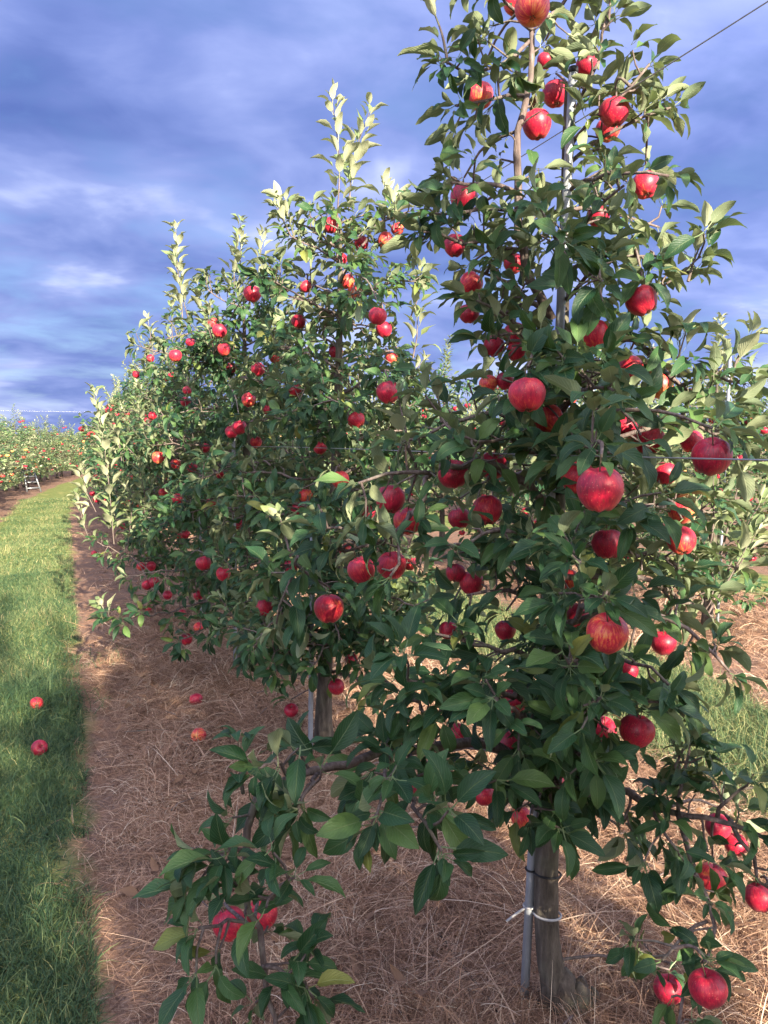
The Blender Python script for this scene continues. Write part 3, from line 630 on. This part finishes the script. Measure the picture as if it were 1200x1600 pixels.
def named_tree(seed, base, H, R, lean, label, apples, lod, nleaf, extra, lo, spacing, group='apple trees of the row beside the path', **kw):
    t = Tree(seed); t.grow(base, H, R, lean=lean, tops=0, spacing=spacing, **kw); extra(t)
    for pos, sz in apples: t.hang(pos, t.rg)
    root = thing('apple_tree', label, 'tree', tuple(base), group); finish(t, root, lod, nleaf, seed, .15)
    for pos, sz in apples: add_apple(root, pos, sz, t.rg, lo)
    return root
def ex2(t):
    for x, y, d, dx, l, sz in [(526, 360, 3.6, 0.02, .66, .068), (545, 330, 3.65, .08, .48, .066), (600, 350, 3.7, .12, .16, .07), (615, 360, 3.6, .1, .14, .07), (460, 370, 3.5, -.3, .14, .07), (640, 500, 3.6, .25, .25, .07), (645, 560, 3.6, .2, .2, .07)]:
        t.shoot(at(x, y, d), RT * dx + vec(0, 0, 1), l, sz * 1.5, step=.019, bend=.07)
    for pts in [[(540, 420, 3.7), (500, 360, 3.6), (450, 345, 3.5)], [(545, 420, 3.7), (590, 350, 3.65), (640, 330, 3.6)], [(545, 500, 3.7), (480, 470, 3.5), (430, 440, 3.4)], [(545, 480, 3.7), (610, 440, 3.6), (650, 440, 3.5)],
                [(520, 1000, 3.7), (460, 1010, 3.4), (430, 1050, 3.3)], [(520, 1000, 3.7), (505, 1010, 3.4), (490, 1040, 3.25)], [(520, 980, 3.7), (560, 990, 3.4), (590, 1020, 3.3)], [(520, 960, 3.7), (520, 960, 3.4), (530, 1000, 3.2)], [(520, 960, 3.7), (440, 960, 3.3), (400, 1000, 3.1)], [(530, 900, 3.7), (460, 880, 3.3), (400, 900, 3.1)], [(520, 1050, 3.7), (560, 1060, 3.4), (590, 1080, 3.2)]]:
        t.branch([at(*q) for q in pts], .008, .003, .055, .06)
def ex3(t):
    for x, y, d, dx, l, sz in [(366, 490, 4.9, .02, .60, .066), (400, 480, 4.9, .05, .42, .064), (300, 520, 4.9, -.15, .65, .066), (285, 500, 4.8, -.1, .35, .066), (325, 520, 4.9, -.2, .30, .066), (380, 450, 4.9, .0, .3, .066), (175, 975, 4.6, -.6, .14, .07)]:
        t.shoot(at(x, y, d), RT * dx + vec(0, 0, 1), l, sz * 1.5, step=.019, bend=.07)
    for pts in [[(390, 560, 5.0), (320, 520, 4.8), (260, 530, 4.6)], [(390, 560, 5.0), (300, 560, 4.7), (215, 540, 4.6)], [(390, 640, 5.0), (310, 640, 4.6), (250, 650, 4.5)], [(385, 900, 5.0), (280, 890, 4.6), (200, 900, 4.5)], [(385, 930, 5.0), (280, 950, 4.6), (210, 965, 4.5), (165, 965, 4.45)],
                [(385, 800, 5.0), (300, 800, 4.5), (250, 820, 4.4)], [(385, 720, 5.0), (320, 740, 4.5), (280, 760, 4.4)], [(400, 520, 5.0), (410, 470, 4.8), (440, 440, 4.7)], [(385, 950, 5.0), (320, 985, 4.6), (280, 1000, 4.4)]]:
        t.branch([at(*q) for q in pts], .009, .003, .055, .08)
def ex4(t):
    for x, y, d, dx, dz, l, sz in [(178, 850, 5.5, -.13, 1, 1.08, .085), (200, 850, 5.6, .05, 1, .5, .08), (222, 830, 5.6, .05, 1, .45, .08), (150, 800, 5.5, -.45, 1, .35, .08), (140, 845, 5.5, -.35, 1, .30, .07), (190, 720, 5.6, -.1, 1, .3, .08), (230, 700, 5.7, -.1, 1, .3, .08), (240, 560, 6.2, -.1, 1, .3, .07), (270, 540, 6.2, .0, 1, .4, .07)]:
        t.shoot(at(x, y, d), RT * dx + vec(0, 0, dz), l, sz * 1.35, step=.020, bend=.07)
    for pts in [[(310, 880, 6.4), (240, 880, 5.9), (180, 860, 5.5), (150, 845, 5.45)], [(310, 780, 6.4), (240, 740, 5.9), (200, 700, 5.6)], [(310, 700, 6.4), (240, 690, 5.9), (190, 710, 5.7)], [(310, 640, 6.4), (260, 600, 6.1), (220, 580, 5.9)]]:
        t.branch([at(*q) for q in pts], .009, .003, .06, .08)
A3n = [a for a in A3 if project(a[0])[2] < 5.15]; A3f = [a for a in A3 if project(a[0])[2] >= 5.15]
named_tree(21, BASE2, 2.72, .62, (.12, .05), 'second apple tree of the row, one tall pale leafy shoot rising from its top', A2, 'mid', 300, ex2, False, .046, nb=44)
named_tree(31, BASE3, 2.62, .74, (.05, .05), 'third apple tree of the row, pale twin shoots on top, fruit in many clusters', A3n, 'mid', 300, ex3, False, .048, nb=40)
named_tree(41, BASE4, 2.38, .80, (-.05, 0), 'fourth apple tree of the row, long sunlit shoots leaning over the grass path', A3f, 'mid', 200, ex4, True, .06, nb=34)

# ------------------------------------------------------------------ the other trees: a few grown, the rest copies
def grown(seed, H, R, lod, napple, lo, name, spacing, nb, joined=False, size=.078, crown_only=False):
    t = Tree(seed); global ALL_APPLES; keep = ALL_APPLES; ALL_APPLES = []
    t.grow(vec(0, 0, 0), H, R, nb=nb, spacing=spacing, tops=4, size=size)
    root = thing(name, '', 'tree'); rg = t.rg; root.location = (0, 0, 0)
    S = [e for e, ax in t.spurs if e[2] > .4 and e[2] < H * .95]; pick = rg.choice(len(S), napple, replace=False)
    p_, d_, n_, s_, y_ = t.F.arrays()
    T, RR = t.trunk; me = Bag(); me.add(*tube(T, RR, 8, .03)); link('trunk', me.mesh('trunk', M_BARK), root)
    rest = Bag()
    for P, R_ in t.br: rest.add(*tube(P, R_, 4, .05))
    link('branches', rest.mesh('branches', M_TWIG), root, kind='stuff')
    pos = []
    for q in pick:
        e = S[q]; o = norm(e * vec(1, 1, 0)); pos.append(e + o * .05 - vec(0, 0, .05))
    # leaves that would smother the fruit are pulled off
    keepm = np.ones(len(p_), bool); pts = p_ + d_ * (s_ * .8)[:, None]; rad = norm(pts * vec(1, 1, 0))
    for e in pos:
        dv = pts - e; o = norm(e * vec(1, 1, 0)); f_ = dv @ o; lat = np.linalg.norm(dv - f_[:, None] * o, axis=1); keepm &= ~((f_ > 0) & (lat < .05))
    if joined: y_ = np.maximum(y_, rg.random(len(y_)) < .45)
    F = tuple(a[keepm] for a in (p_, d_, n_, s_, y_))
    link('crown', leaf_mesh('crown', F, lod, None, seed), root, kind='stuff')
    if joined:
        b = Bag(); V, Q = apple_mesh('a', 8, 6, seed)
        for e in pos: b.add(V * rg.uniform(.85, 1.15) + e, Q)
        link('fruit', b.mesh('fruit', M_APPLE), root, kind='stuff')
    else:
        for e in pos: add_apple(root, e, rg.uniform(.85, 1.1), rg, lo)
    return root
def children(o): return [c for c in bpy.data.objects if c.parent is o]
KIDS = {}
USED = set()
def plant(proto, loc, rz, sc, label, group):
    if proto.name not in KIDS: KIDS[proto.name] = children(proto)
    if proto.name in USED:
        o = proto.copy(); col.objects.link(o)
        for c in KIDS[proto.name]:
            d = c.copy(); col.objects.link(d); d.parent = o
    else: o = proto; USED.add(proto.name)
    loc = (loc[0] + float(bend(loc[1])), loc[1])
    o.location = (loc[0], loc[1], float(gz(loc[0], loc[1]))); o.rotation_euler = (0, 0, rz); o.scale = (sc[0], sc[0], sc[1])
    tag(o, label, 'tree', group); return o
MID = [grown(101, 2.85, .80, 'mid', 30, True, 'apple_tree', .066, 30), grown(102, 2.7, .78, 'mid', 28, True, 'apple_tree', .066, 30), grown(103, 2.95, .74, 'mid', 26, True, 'apple_tree', .066, 30)]
FAR = [grown(201, 2.7, .86, 'far', 20, True, 'apple_tree', .085, 28, True, .092), grown(202, 2.55, .90, 'far', 24, True, 'apple_tree', .085, 28, True, .092), grown(203, 2.85, .82, 'far', 22, True, 'apple_tree', .085, 28, True, .092)]
rg = np.random.default_rng(77)
ORD = ['fifth', 'sixth', 'seventh', 'eighth', 'ninth', 'tenth']
GA = 'apple trees of the row beside the path'
for k in range(6):
    plant(MID[k % 3], (1.06 + rg.normal(0, .05), 8.05 + 1.55 * k), rg.uniform(0, 6.28), (1.0, rg.uniform(.82, .93)), ORD[k] + ' apple tree of the path row, counted from the nearest', GA)
for k in range(26):
    plant(FAR[k % 3], (1.06 + rg.normal(0, .06), 17.4 + 1.55 * k), rg.uniform(0, 6.28), (.95, rg.uniform(.86, .98)), 'small far apple tree towards the vanishing end of the path row', 'far trees of the path row')
# trees of the same row behind the photographer: they shade the foreground
for k in range(4):
    plant(MID[(k + 1) % 3], (1.1, -.30 - 1.5 * k), 1.3 + 2 * k, (.98, 1.16), 'apple tree of the path row standing behind the photographer', 'trees behind the photographer')
for (x_, y_, a_, b_) in ((.75, -5.0, 1.05, 1.5), (-.85, -4.2, 1.45, 1.52), (-.25, -5.6, 1.4, 1.66), (-1.7, -5.2, 1.5, 1.6), (.35, -7.0, 1.4, 1.75), (-.9, -7.4, 1.5, 1.9)):      # unseen tall trees, added to cast shade over the near end of the path
    plant(MID[int(10 * a_) % 3], (x_, y_), 3 * x_, (a_, b_), 'added unseen tall tree behind the camera, shading the near path', 'added shade trees behind the camera')
for k in range(5):
    plant(MID[(k + 2) % 3], (4.78 + rg.normal(0, .04), 4.62 + 1.6 * k), rg.uniform(0, 6.28), (1.05, .76 + .04 * k), ['short apple tree of the next row, its bare trunk above sunlit straw', 'second tree of the next row, half hidden behind the nearest tree', 'third tree of the next row, seen through the nearest tree', 'fourth tree of the next row, seen through the nearest tree', 'fifth tree of the next row, seen between the two front trees'][k], 'apple trees of the next row')
def ordinal(k): return ['first', 'second', 'third', 'fourth', 'fifth', 'sixth', 'seventh', 'eighth', 'ninth', 'tenth', 'eleventh', 'twelfth', 'thirteenth', 'fourteenth', 'fifteenth', 'sixteenth', 'seventeenth', 'eighteenth'][k]
for k in range(16):
    plant(FAR[(k + 1) % 3], (4.78 + rg.normal(0, .05), 12.6 + 1.6 * k), rg.uniform(0, 6.28), (1.0, rg.uniform(.88, 1.0)), (ordinal(k + 5) + ' tree of the next row, counted from the photo edge') if k < 8 else 'far sunlit apple tree of the next row, behind the front trees', 'far trees of the next row')
for r_, x_ in enumerate((8.43, 12.08)):
    for k in range((14, 10)[r_]):
        plant(FAR[k % 3], (x_ + rg.normal(0, .05), 6.5 + 4.0 * r_ + 1.6 * k), rg.uniform(0, 6.28), (1.05, rg.uniform(.9, 1.0)), (ordinal(k) + ' tree of the ' + ('third', 'fourth')[r_] + ' row back, counted from the photo edge') if k < 6 else ('sunlit tree far along the third row back, behind the nearest tree', 'sunlit tree far along the fourth row back, behind the nearest tree')[r_], ['trees two rows behind', 'trees three rows behind'][r_])
for r_, x_ in enumerate((-2.15, -5.95)):
    for k in range((30, 12)[r_]):
        plant(FAR[(k + r_) % 3], (x_ + rg.normal(0, .06), (14.0, 30.)[r_] + 1.6 * k), rg.uniform(0, 6.28), (1.28, rg.uniform(.72, .84)), (ordinal(k) + ' sunlit tree across the grass path, counted from the photo edge') if k < 10 and r_ == 0 else ['distant tree where the row across the path swings away', 'tree of the second row across the path, peeping over the first'][r_], ['row across the path', 'second row across the path'][r_])

# ------------------------------------------------------------------ poles, ties and wires
def pole(p0, p1, r, label, group):
    p0 = np.asarray(p0); z = np.linspace(0, 1, 8)[:, None]; P = (p0 * (1 - z) + np.asarray(p1) * z) - p0
    b = Bag(); b.add(*tube(P, r, 14)); o = thing('support_pole', label, 'pole', tuple(p0), group, b.mesh('support_pole', M_STEEL))
    c = Bag(); c.add(*tube(np.array([P[-1] - norm(P[-1]) * .012, P[-1] + norm(P[-1]) * .004]), r * 1.06, 14)); link('end_cap', c.mesh('end_cap', M_TIEB), o)
    return o
GP = 'thin steel poles of the path row'
g0 = at(818, 1572, 2.045); P0, P1 = vec(g0[0], g0[1], float(gz(g0[0], g0[1])) - .05), at(896, 108, 2.02)
p1o = pole(P0, P1, .0118, 'grey steel pole tied to the nearest trunk', GP)
def on_pole(u): return P0 * (1 - u) + P1 * u
def ring(c, r, tr, n=20, tilt=(0, 0), ell=1.0):
    th = np.linspace(0, 2 * math.pi, n + 1); P = np.stack([c[0] + r * np.cos(th), c[1] + r * ell * np.sin(th), c[2] + tilt[0] * np.cos(th) + tilt[1] * np.sin(th)], 1); return tube(P, tr, 5, cap=False)
def tie(y, mat_, w, label, sag, tail=None):
    zc = at(850, y, D1)[2]; u = (zc - P0[2]) / (P1[2] - P0[2]); a = on_pole(u); c = at(855, y + sag, D1); b = Bag()
    b.add(*ring(a, .0145, w, 16)); b.add(*ring(c, .0355, w, 24, (-.004, -.004)))
    b.add(*tube(smooth_line([a + RT * .012, (a + c) / 2 - vec(0, 0, .004), c - RT * .036], 6), w, 5))
    if tail: b.add(*tube(smooth_line([a, a - RT * .03 - vec(0, 0, .02), a - RT * .06 - vec(0, 0, .045)], 6), w, 5))
    thing('cable_tie', label, 'tie', (0, 0, 0), None, b.mesh('cable_tie', mat_))
tie(1362, M_TIEB, .0028, 'black plastic tie holding the nearest trunk to its pole', 2)
tie(1420, M_TIEW, .0035, 'loose white plastic tie with a free tail around the nearest trunk', 8, True)
for (bx, by), pix, h, lab in [((BASE2[0] - .09, BASE2[1] - .05), 0, 1.05, 'steel pole beside the second trunk, above the straw'), ((BASE3[0] - .08, BASE3[1] - .06), 0, 1.9, 'steel pole beside the third trunk, half hidden by low leaves'), ((BASE4[0] - .08, BASE4[1] - .05), 0, 1.9, 'steel pole inside the fourth tree of the row'),
                              ((4.70, 4.50), 0, 2.2, 'pale steel pole by the bare trunk in the next row'), ((4.70, 6.15), 0, 2.2, 'steel pole at the second tree of the next row')]:
    z = float(gz(bx, by)); pole((bx, by, z - .05), (bx + .02, by, z + h), .0118, lab, GP if bx < 3 else 'thin steel poles of the next row')
def wire(x, z, y0, y1, r, label, group, sag=.015):
    y = np.linspace(y0, y1, 60); b = Bag(); b.add(*tube(np.stack([np.full(60, x), y, z + gz(x, 0) * 0 - sag * np.abs(np.sin(y * .9))], 1), r, 5)); thing('trellis_wire', label, 'wire', (0, 0, 0), group, b.mesh('trellis_wire', M_WIRE))
pw = on_pole((at(889, 185, 2.03)[2] - P0[2]) / (P1[2] - P0[2]))
wire(pw[0] + .012, pw[2], -4.6, 40, .0016, 'dark upper trellis wire crossing the sky beside the nearest treetop', 'trellis wires of the path row')
wire(1.02, 1.475, -4.6, 40, .0016, 'pale middle trellis wire running past the large apple at eye level', 'trellis wires of the path row', .006)
wire(4.72, 1.45, 2, 40, .0016, 'thin trellis wire of the next row at eye level', 'trellis wires of the next row')
b = Bag(); z_ = np.linspace(0, 1, 12)
b.add(*tube(np.stack([-60 + 120 * z_, 118 + 0 * z_, 6.7 - 1.0 * np.sin(z_ * math.pi)], 1), .008, 5)); thing('overhead_line', 'pale overhead line far off against the dark cloud by the path end', 'power line', (0, 0, 0), None, b.mesh('overhead_line', M_WIRE))
for x_, n_ in ((-60, 'left'), (60, 'right')):
    b = Bag(); b.add(*tube(np.array([(x_, 118., -.2), (x_, 118., 3.5), (x_, 118., 7.2)]), [.14, .12, .1], 8)); b.add(*tube(np.array([(x_ - .8, 118.1, 6.75), (x_ + .8, 118.1, 6.75)]), .05, 4))
    thing('utility_pole', {'left': 'wooden utility pole holding the far overhead line beyond the path row across', 'right': 'wooden utility pole holding the far overhead line behind the front trees'}[n_], 'pole', (0, 0, 0), 'far utility poles', b.mesh('utility_pole', M_BARK))

# ------------------------------------------------------------------ drip hose
y = np.linspace(-1, 14, 150); hx = 1.1 - .13 + .05 * np.sin(1.3 * y) + .03 * np.sin(3.1 * y)
b = Bag(); b.add(*tube(np.stack([hx, y, gz(hx, y) - .004 + .008 * np.maximum(0, np.sin(2.2 * y))], 1), .0075, 7)); thing('drip_hose', 'black drip hose half buried in straw along the tree row', 'hose', (0, 0, 0), None, b.mesh('drip_hose', M_RUBBER))

# ------------------------------------------------------------------ step ladder by the row across
def ladder():
    v = (FW + RT * (53 - 600) / FPX + UP * (800 - 769) / FPX); g = CAM + v * (-CAMH / v[2]); root = thing('orchard_ladder', 'small silver step ladder standing under the row across the path', 'ladder', (g[0], g[1], 0))
    w0, w1, h = .21, .14, .72
    for s_ in (-1, 1):
        b = Bag(); b.add(*tube(np.array([(s_ * w0, -.02, 0), (s_ * w1, .30, h)]), .028, 4)); link('rail', b.mesh('rail', M_ALU), root)
        b = Bag(); b.add(*tube(np.array([(s_ * w0 * .9, .75, 0), (s_ * w1 * .9, .34, h)]), .02, 4)); link('rear_leg', b.mesh('rear_leg', M_ALU), root)
    for q in range(4):
        u = (q + .7) / 4.2; b = Bag(); w = w0 + (w1 - w0) * u; b.add(*tube(np.array([(-w, -.02 + .32 * u, h * u), (w, -.02 + .32 * u, h * u)]), .028, 4)); link('step', b.mesh('step', M_ALU), root)
    b = Bag(); b.add(*tube(np.array([(-w1 * 1.1, .32, h), (w1 * 1.1, .32, h)]), .06, 4)); link('top_plate', b.mesh('top_plate', M_ALU), root)
    root.rotation_euler = (0, 0, .5)
ladder()

# ------------------------------------------------------------------ windfall apples
rg = np.random.default_rng(5)
for px, py, sz, lab in [(57, 1103, .95, 'windfall apple lying in the tall green tuft of the path'), (62, 1170, .98, 'windfall apple on short shaded grass nearest the photo edge'), (306, 1091, 1.0, 'windfall apple on brown straw, the farther of two'), (310, 1146, 1.0, 'windfall apple on brown straw, the nearer of two'),
                        (147, 864, .95, 'small windfall apple on straw below the sunlit shoots'), (232, 952, .9, 'windfall apple under the third tree near its low leaves'), (285, 960, .9, 'windfall apple deep in shade under the third tree')]:
    v = FW + RT * (px - 600) / FPX + UP * (800 - py) / FPX; g = CAM + v * (-(CAMH - .035) / v[2]); z = float(gz(g[0], g[1]))
    o = add_apple(None, (g[0], g[1], z + .034 * sz), sz, rg, False, (rg.uniform(.6, 1.8), rg.uniform(-.6, .6), rg.uniform(0, 6)), 'windfall_apple'); tag(o, lab, 'apple', 'windfall apples')

# ------------------------------------------------------------------ grass and straw
def blades(n, xy, length, width, lift, bend, seg, rg, rnd, curl=0.5, az=None):
    """n curved ribbons standing or lying on the ground"""
    az = rg.uniform(0, 6.283, n) if az is None else az; o = np.stack([np.cos(az), np.sin(az), 0 * az], 1); side = np.stack([-np.sin(az), np.cos(az), 0 * az], 1)
    base = np.concatenate([xy, gz(xy[:, 0], xy[:, 1])[:, None]], 1); base[:, 2] -= .004
    P = []; p = base.copy(); el = lift.copy(); st = length / seg; tw = rg.normal(0, curl, n)
    for q in range(seg + 1):
        P.append(p.copy()); a2 = az + tw * q / seg; o2 = np.stack([np.cos(a2) * np.cos(el), np.sin(a2) * np.cos(el), np.sin(el)], 1); p = p + o2 * st[:, None]; el = el - bend / seg
        low = gz(p[:, 0], p[:, 1]) + .002; p[:, 2] = np.maximum(p[:, 2], low)
    P = np.stack(P, 1); w = np.linspace(1, .15, seg + 1)[None, :, None] * width[:, None, None] * .5
    tl = rg.normal(0, .6, n)[:, None, None]; sv = side[:, None] * np.cos(tl) + vec(0, 0, 1) * np.sin(tl)
    V = np.stack([P - sv * w, P + sv * w], 2).reshape(-1, 3); m_ = 2 * (seg + 1)
    q = np.array([(2 * k, 2 * k + 1, 2 * k + 3, 2 * k + 2) for k in range(seg)]); Q = (q[None] + (np.arange(n) * m_)[:, None, None]).reshape(-1, 4)
    return V, Q, np.repeat(rnd, m_)
def wob(x, y): return .07 * np.sin(2.3 * y + 1) + .045 * np.sin(5.1 * y + x) + .03 * np.sin(11.7 * y)
def scatter(n, x0, x1, y0, y1, rg, pw=1.0):
    y = y0 + (y1 - y0) * rg.random(n) ** pw; return np.stack([rg.uniform(x0, x1, n), y], 1)
def in_view(xy, m=60):
    X, Y, D = project(np.concatenate([xy, np.zeros((len(xy), 1))], 1)); return (D > .3) & (X > -m) & (X < W0 + m) & (Y < H0 + 2 * m)
def stuff(name, parts, mat_, label):
    V, Q, R, off = [], [], [], 0
    for v, q, r in parts: V.append(v); Q.append(q + off); R.append(r); off += len(v)
    o = link(name, mesh_from(name, np.concatenate(V), np.concatenate(Q), None, np.concatenate(R), (mat_,), None, False), kind='stuff'); o['label'] = label; o['category'] = 'grass'
rg = np.random.default_rng(9)
G = []
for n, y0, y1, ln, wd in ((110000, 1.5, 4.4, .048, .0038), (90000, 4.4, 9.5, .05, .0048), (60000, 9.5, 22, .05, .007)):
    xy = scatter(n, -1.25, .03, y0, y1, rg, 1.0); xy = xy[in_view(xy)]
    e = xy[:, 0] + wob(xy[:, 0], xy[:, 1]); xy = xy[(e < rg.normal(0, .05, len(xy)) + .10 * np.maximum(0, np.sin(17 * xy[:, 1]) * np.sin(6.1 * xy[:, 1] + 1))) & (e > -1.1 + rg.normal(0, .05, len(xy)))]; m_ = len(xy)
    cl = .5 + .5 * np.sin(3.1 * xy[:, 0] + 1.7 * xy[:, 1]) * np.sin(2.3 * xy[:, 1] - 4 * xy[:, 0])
    G.append(blades(m_, xy, ln * rg.uniform(.5, 1.5, m_) * (.7 + .6 * cl), wd * rg.uniform(.6, 1.3, m_), rg.uniform(.25, 1.4, m_), rg.uniform(.2, 1.5, m_), 3, rg, np.clip(rg.random(m_) * .68 + .25 * cl - (.20 if y1 < 5 else .10 if y1 < 10 else -.02) + .3 * (rg.random(m_) < .12), 0, 1)))  # near blades greener; the shade they lie in is put into the colour too
for (cx_, cy_, n, l_) in ((-.28, 4.75, 900, .17), (-.12, 4.6, 400, .13), (-.5, 3.3, 300, .12), (.2, 5.6, 120, .1)):   # tufts
    xy = np.stack([rg.normal(cx_, .13, n), rg.normal(cy_, .16, n)], 1); G.append(blades(n, xy, l_ * rg.uniform(.5, 1.3, n), .0045 * rg.uniform(.6, 1.3, n), rg.uniform(.6, 1.45, n), rg.uniform(.6, 2., n), 4, rg, rg.random(n) * .6))
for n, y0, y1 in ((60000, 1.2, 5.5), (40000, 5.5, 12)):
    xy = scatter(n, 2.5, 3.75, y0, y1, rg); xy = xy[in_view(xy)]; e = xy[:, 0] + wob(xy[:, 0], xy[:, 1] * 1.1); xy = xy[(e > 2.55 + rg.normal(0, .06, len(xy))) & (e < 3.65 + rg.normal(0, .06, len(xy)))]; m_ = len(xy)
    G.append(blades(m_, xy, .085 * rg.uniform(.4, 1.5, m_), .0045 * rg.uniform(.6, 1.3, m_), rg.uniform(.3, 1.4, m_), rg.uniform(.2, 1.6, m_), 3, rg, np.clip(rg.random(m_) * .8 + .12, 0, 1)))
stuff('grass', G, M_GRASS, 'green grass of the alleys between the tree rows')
S = []
for n, x0, x1, y0, y1, ln, wd in ((60000, -.05, 2.7, .9, 3.0, .11, .0022), (64000, -.05, 2.7, 3.0, 6.5, .12, .0032), (30000, -.05, 2.7, 6.5, 14, .13, .005), (26000, 3.5, 6.2, 2.0, 9.0, .15, .004), (9000, -.02, .5, 1.6, 6, .07, .0026)):
    xy = scatter(n, x0, x1, y0, y1, rg); xy = xy[in_view(xy)]
    e = xy[:, 0] + wob(xy[:, 0], xy[:, 1]); cl = np.sin(4.1 * xy[:, 0] + 2.2 * xy[:, 1] + 1) * np.sin(3.3 * xy[:, 1] - 5 * xy[:, 0]) + .6 * np.sin(9 * xy[:, 0] + 3) * np.sin(8 * xy[:, 1])
    pr = np.where((xy[:, 0] < .32) & (ln > .1), .16, 1.0) * np.clip(.6 + .7 * cl, .05, 1); k_ = (rg.random(len(xy)) < pr) & (e > -.02 + rg.normal(0, .03, len(xy))); xy = xy[k_]; cl = cl[k_]; m_ = len(xy)
    S.append(blades(m_, xy, ln * rg.uniform(.35, 1.5, m_), wd * rg.uniform(.5, 1.3, m_), rg.uniform(.0, .55, m_) + .25 * np.clip(cl, 0, 1), rg.uniform(.1, 1.1, m_), 4, rg, np.clip(rg.random(m_) ** .9 * .85 + .12 * np.clip(cl, -1, 1), 0, 1), .7))
for nt_, x0, x1, y0, y1, per, ln, wd in ((1700, .3, 2.6, .9, 3.2, 40, .12, .0024), (1500, .3, 2.6, 3.2, 7., 30, .15, .0034), (900, .12, .95, 1.4, 6., 40, .10, .0020), (500, 3.7, 6., 3., 8., 22, .18, .005)):   # matted tufts, combed one way each
    c = scatter(nt_, x0, x1, y0, y1, rg); c = c[in_view(c)]; n = len(c) * per; sd_ = np.repeat(rg.uniform(.03, .09, len(c)), per)[:, None]; xy = np.repeat(c, per, 0) + rg.normal(0, 1, (n, 2)) * sd_
    tone = np.repeat(rg.normal(0, .16, len(c)), per); up_ = np.repeat(rg.uniform(.1, .9, len(c)), per)
    S.append(blades(n, xy, ln * rg.uniform(.4, 1.5, n), wd * rg.uniform(.5, 1.3, n), np.clip(up_ + rg.normal(0, .2, n), 0, 1.3), rg.uniform(.6, 2.2, n), 4, rg, np.clip(rg.random(n) * .8 + .1 + tone, 0, 1), .5, np.repeat(rg.uniform(0, 6.28, len(c)), per) + rg.normal(0, .55, n)))
n = 1500; xy = scatter(n, .3, 2.6, 1.0, 6., rg); S.append(blades(n, xy, rg.uniform(.12, .42, n), rg.uniform(.003, .005, n), rg.uniform(.05, .45, n), rg.uniform(.1, .7, n), 5, rg, rg.uniform(.6, 1, n), .35))   # pale stalks
stuff('dry_grass', S, M_STRAW, 'dead brown grass and straw under the tree rows')

rg = np.random.default_rng(19); Fl = Foliage()
for q in range(420):
    x, y = rg.uniform(.15, 2.5), rg.uniform(1.2, 7.5); a = rg.uniform(0, 6.28)
    Fl.leaf(vec(x, y, gz(x, y) + rg.uniform(.012, .045)), vec(math.cos(a), math.sin(a), rg.normal(0, .25)), vec(rg.normal(0, .4), rg.normal(0, .4), 1 if rg.random() < .6 else -1), rg.uniform(.04, .075))
M_DEAD = plain('dead_leaf', (0.17, 0.095, 0.055), .8, 0, 12, .5)
me = leaf_mesh('leaf_litter', Fl.arrays(), 'mid', None, 4); me.materials.clear(); me.materials.append(M_DEAD)
o = link('leaf_litter', me, kind='stuff'); o['label'] = 'brown fallen apple leaves scattered over the straw'; o['category'] = 'leaf litter'
b = Bag()
for q in range(70):
    x, y = rg.uniform(.3, 2.4), rg.uniform(1.2, 6.5); a = rg.uniform(0, 6.28); l = rg.uniform(.06, .28); P = [(x + l * u * math.cos(a) + rg.normal(0, .006), y + l * u * math.sin(a) + rg.normal(0, .006), gz(x, y) + .02 + rg.uniform(0, .03)) for u in (0, .5, 1)]
    b.add(*tube(P, [.0035, .003, .0018], 5))
o = link('twig_litter', b.mesh('twig_litter', M_TWIG), kind='stuff'); o['label'] = 'pruned twigs lying in the straw under the trees'; o['category'] = 'twigs'
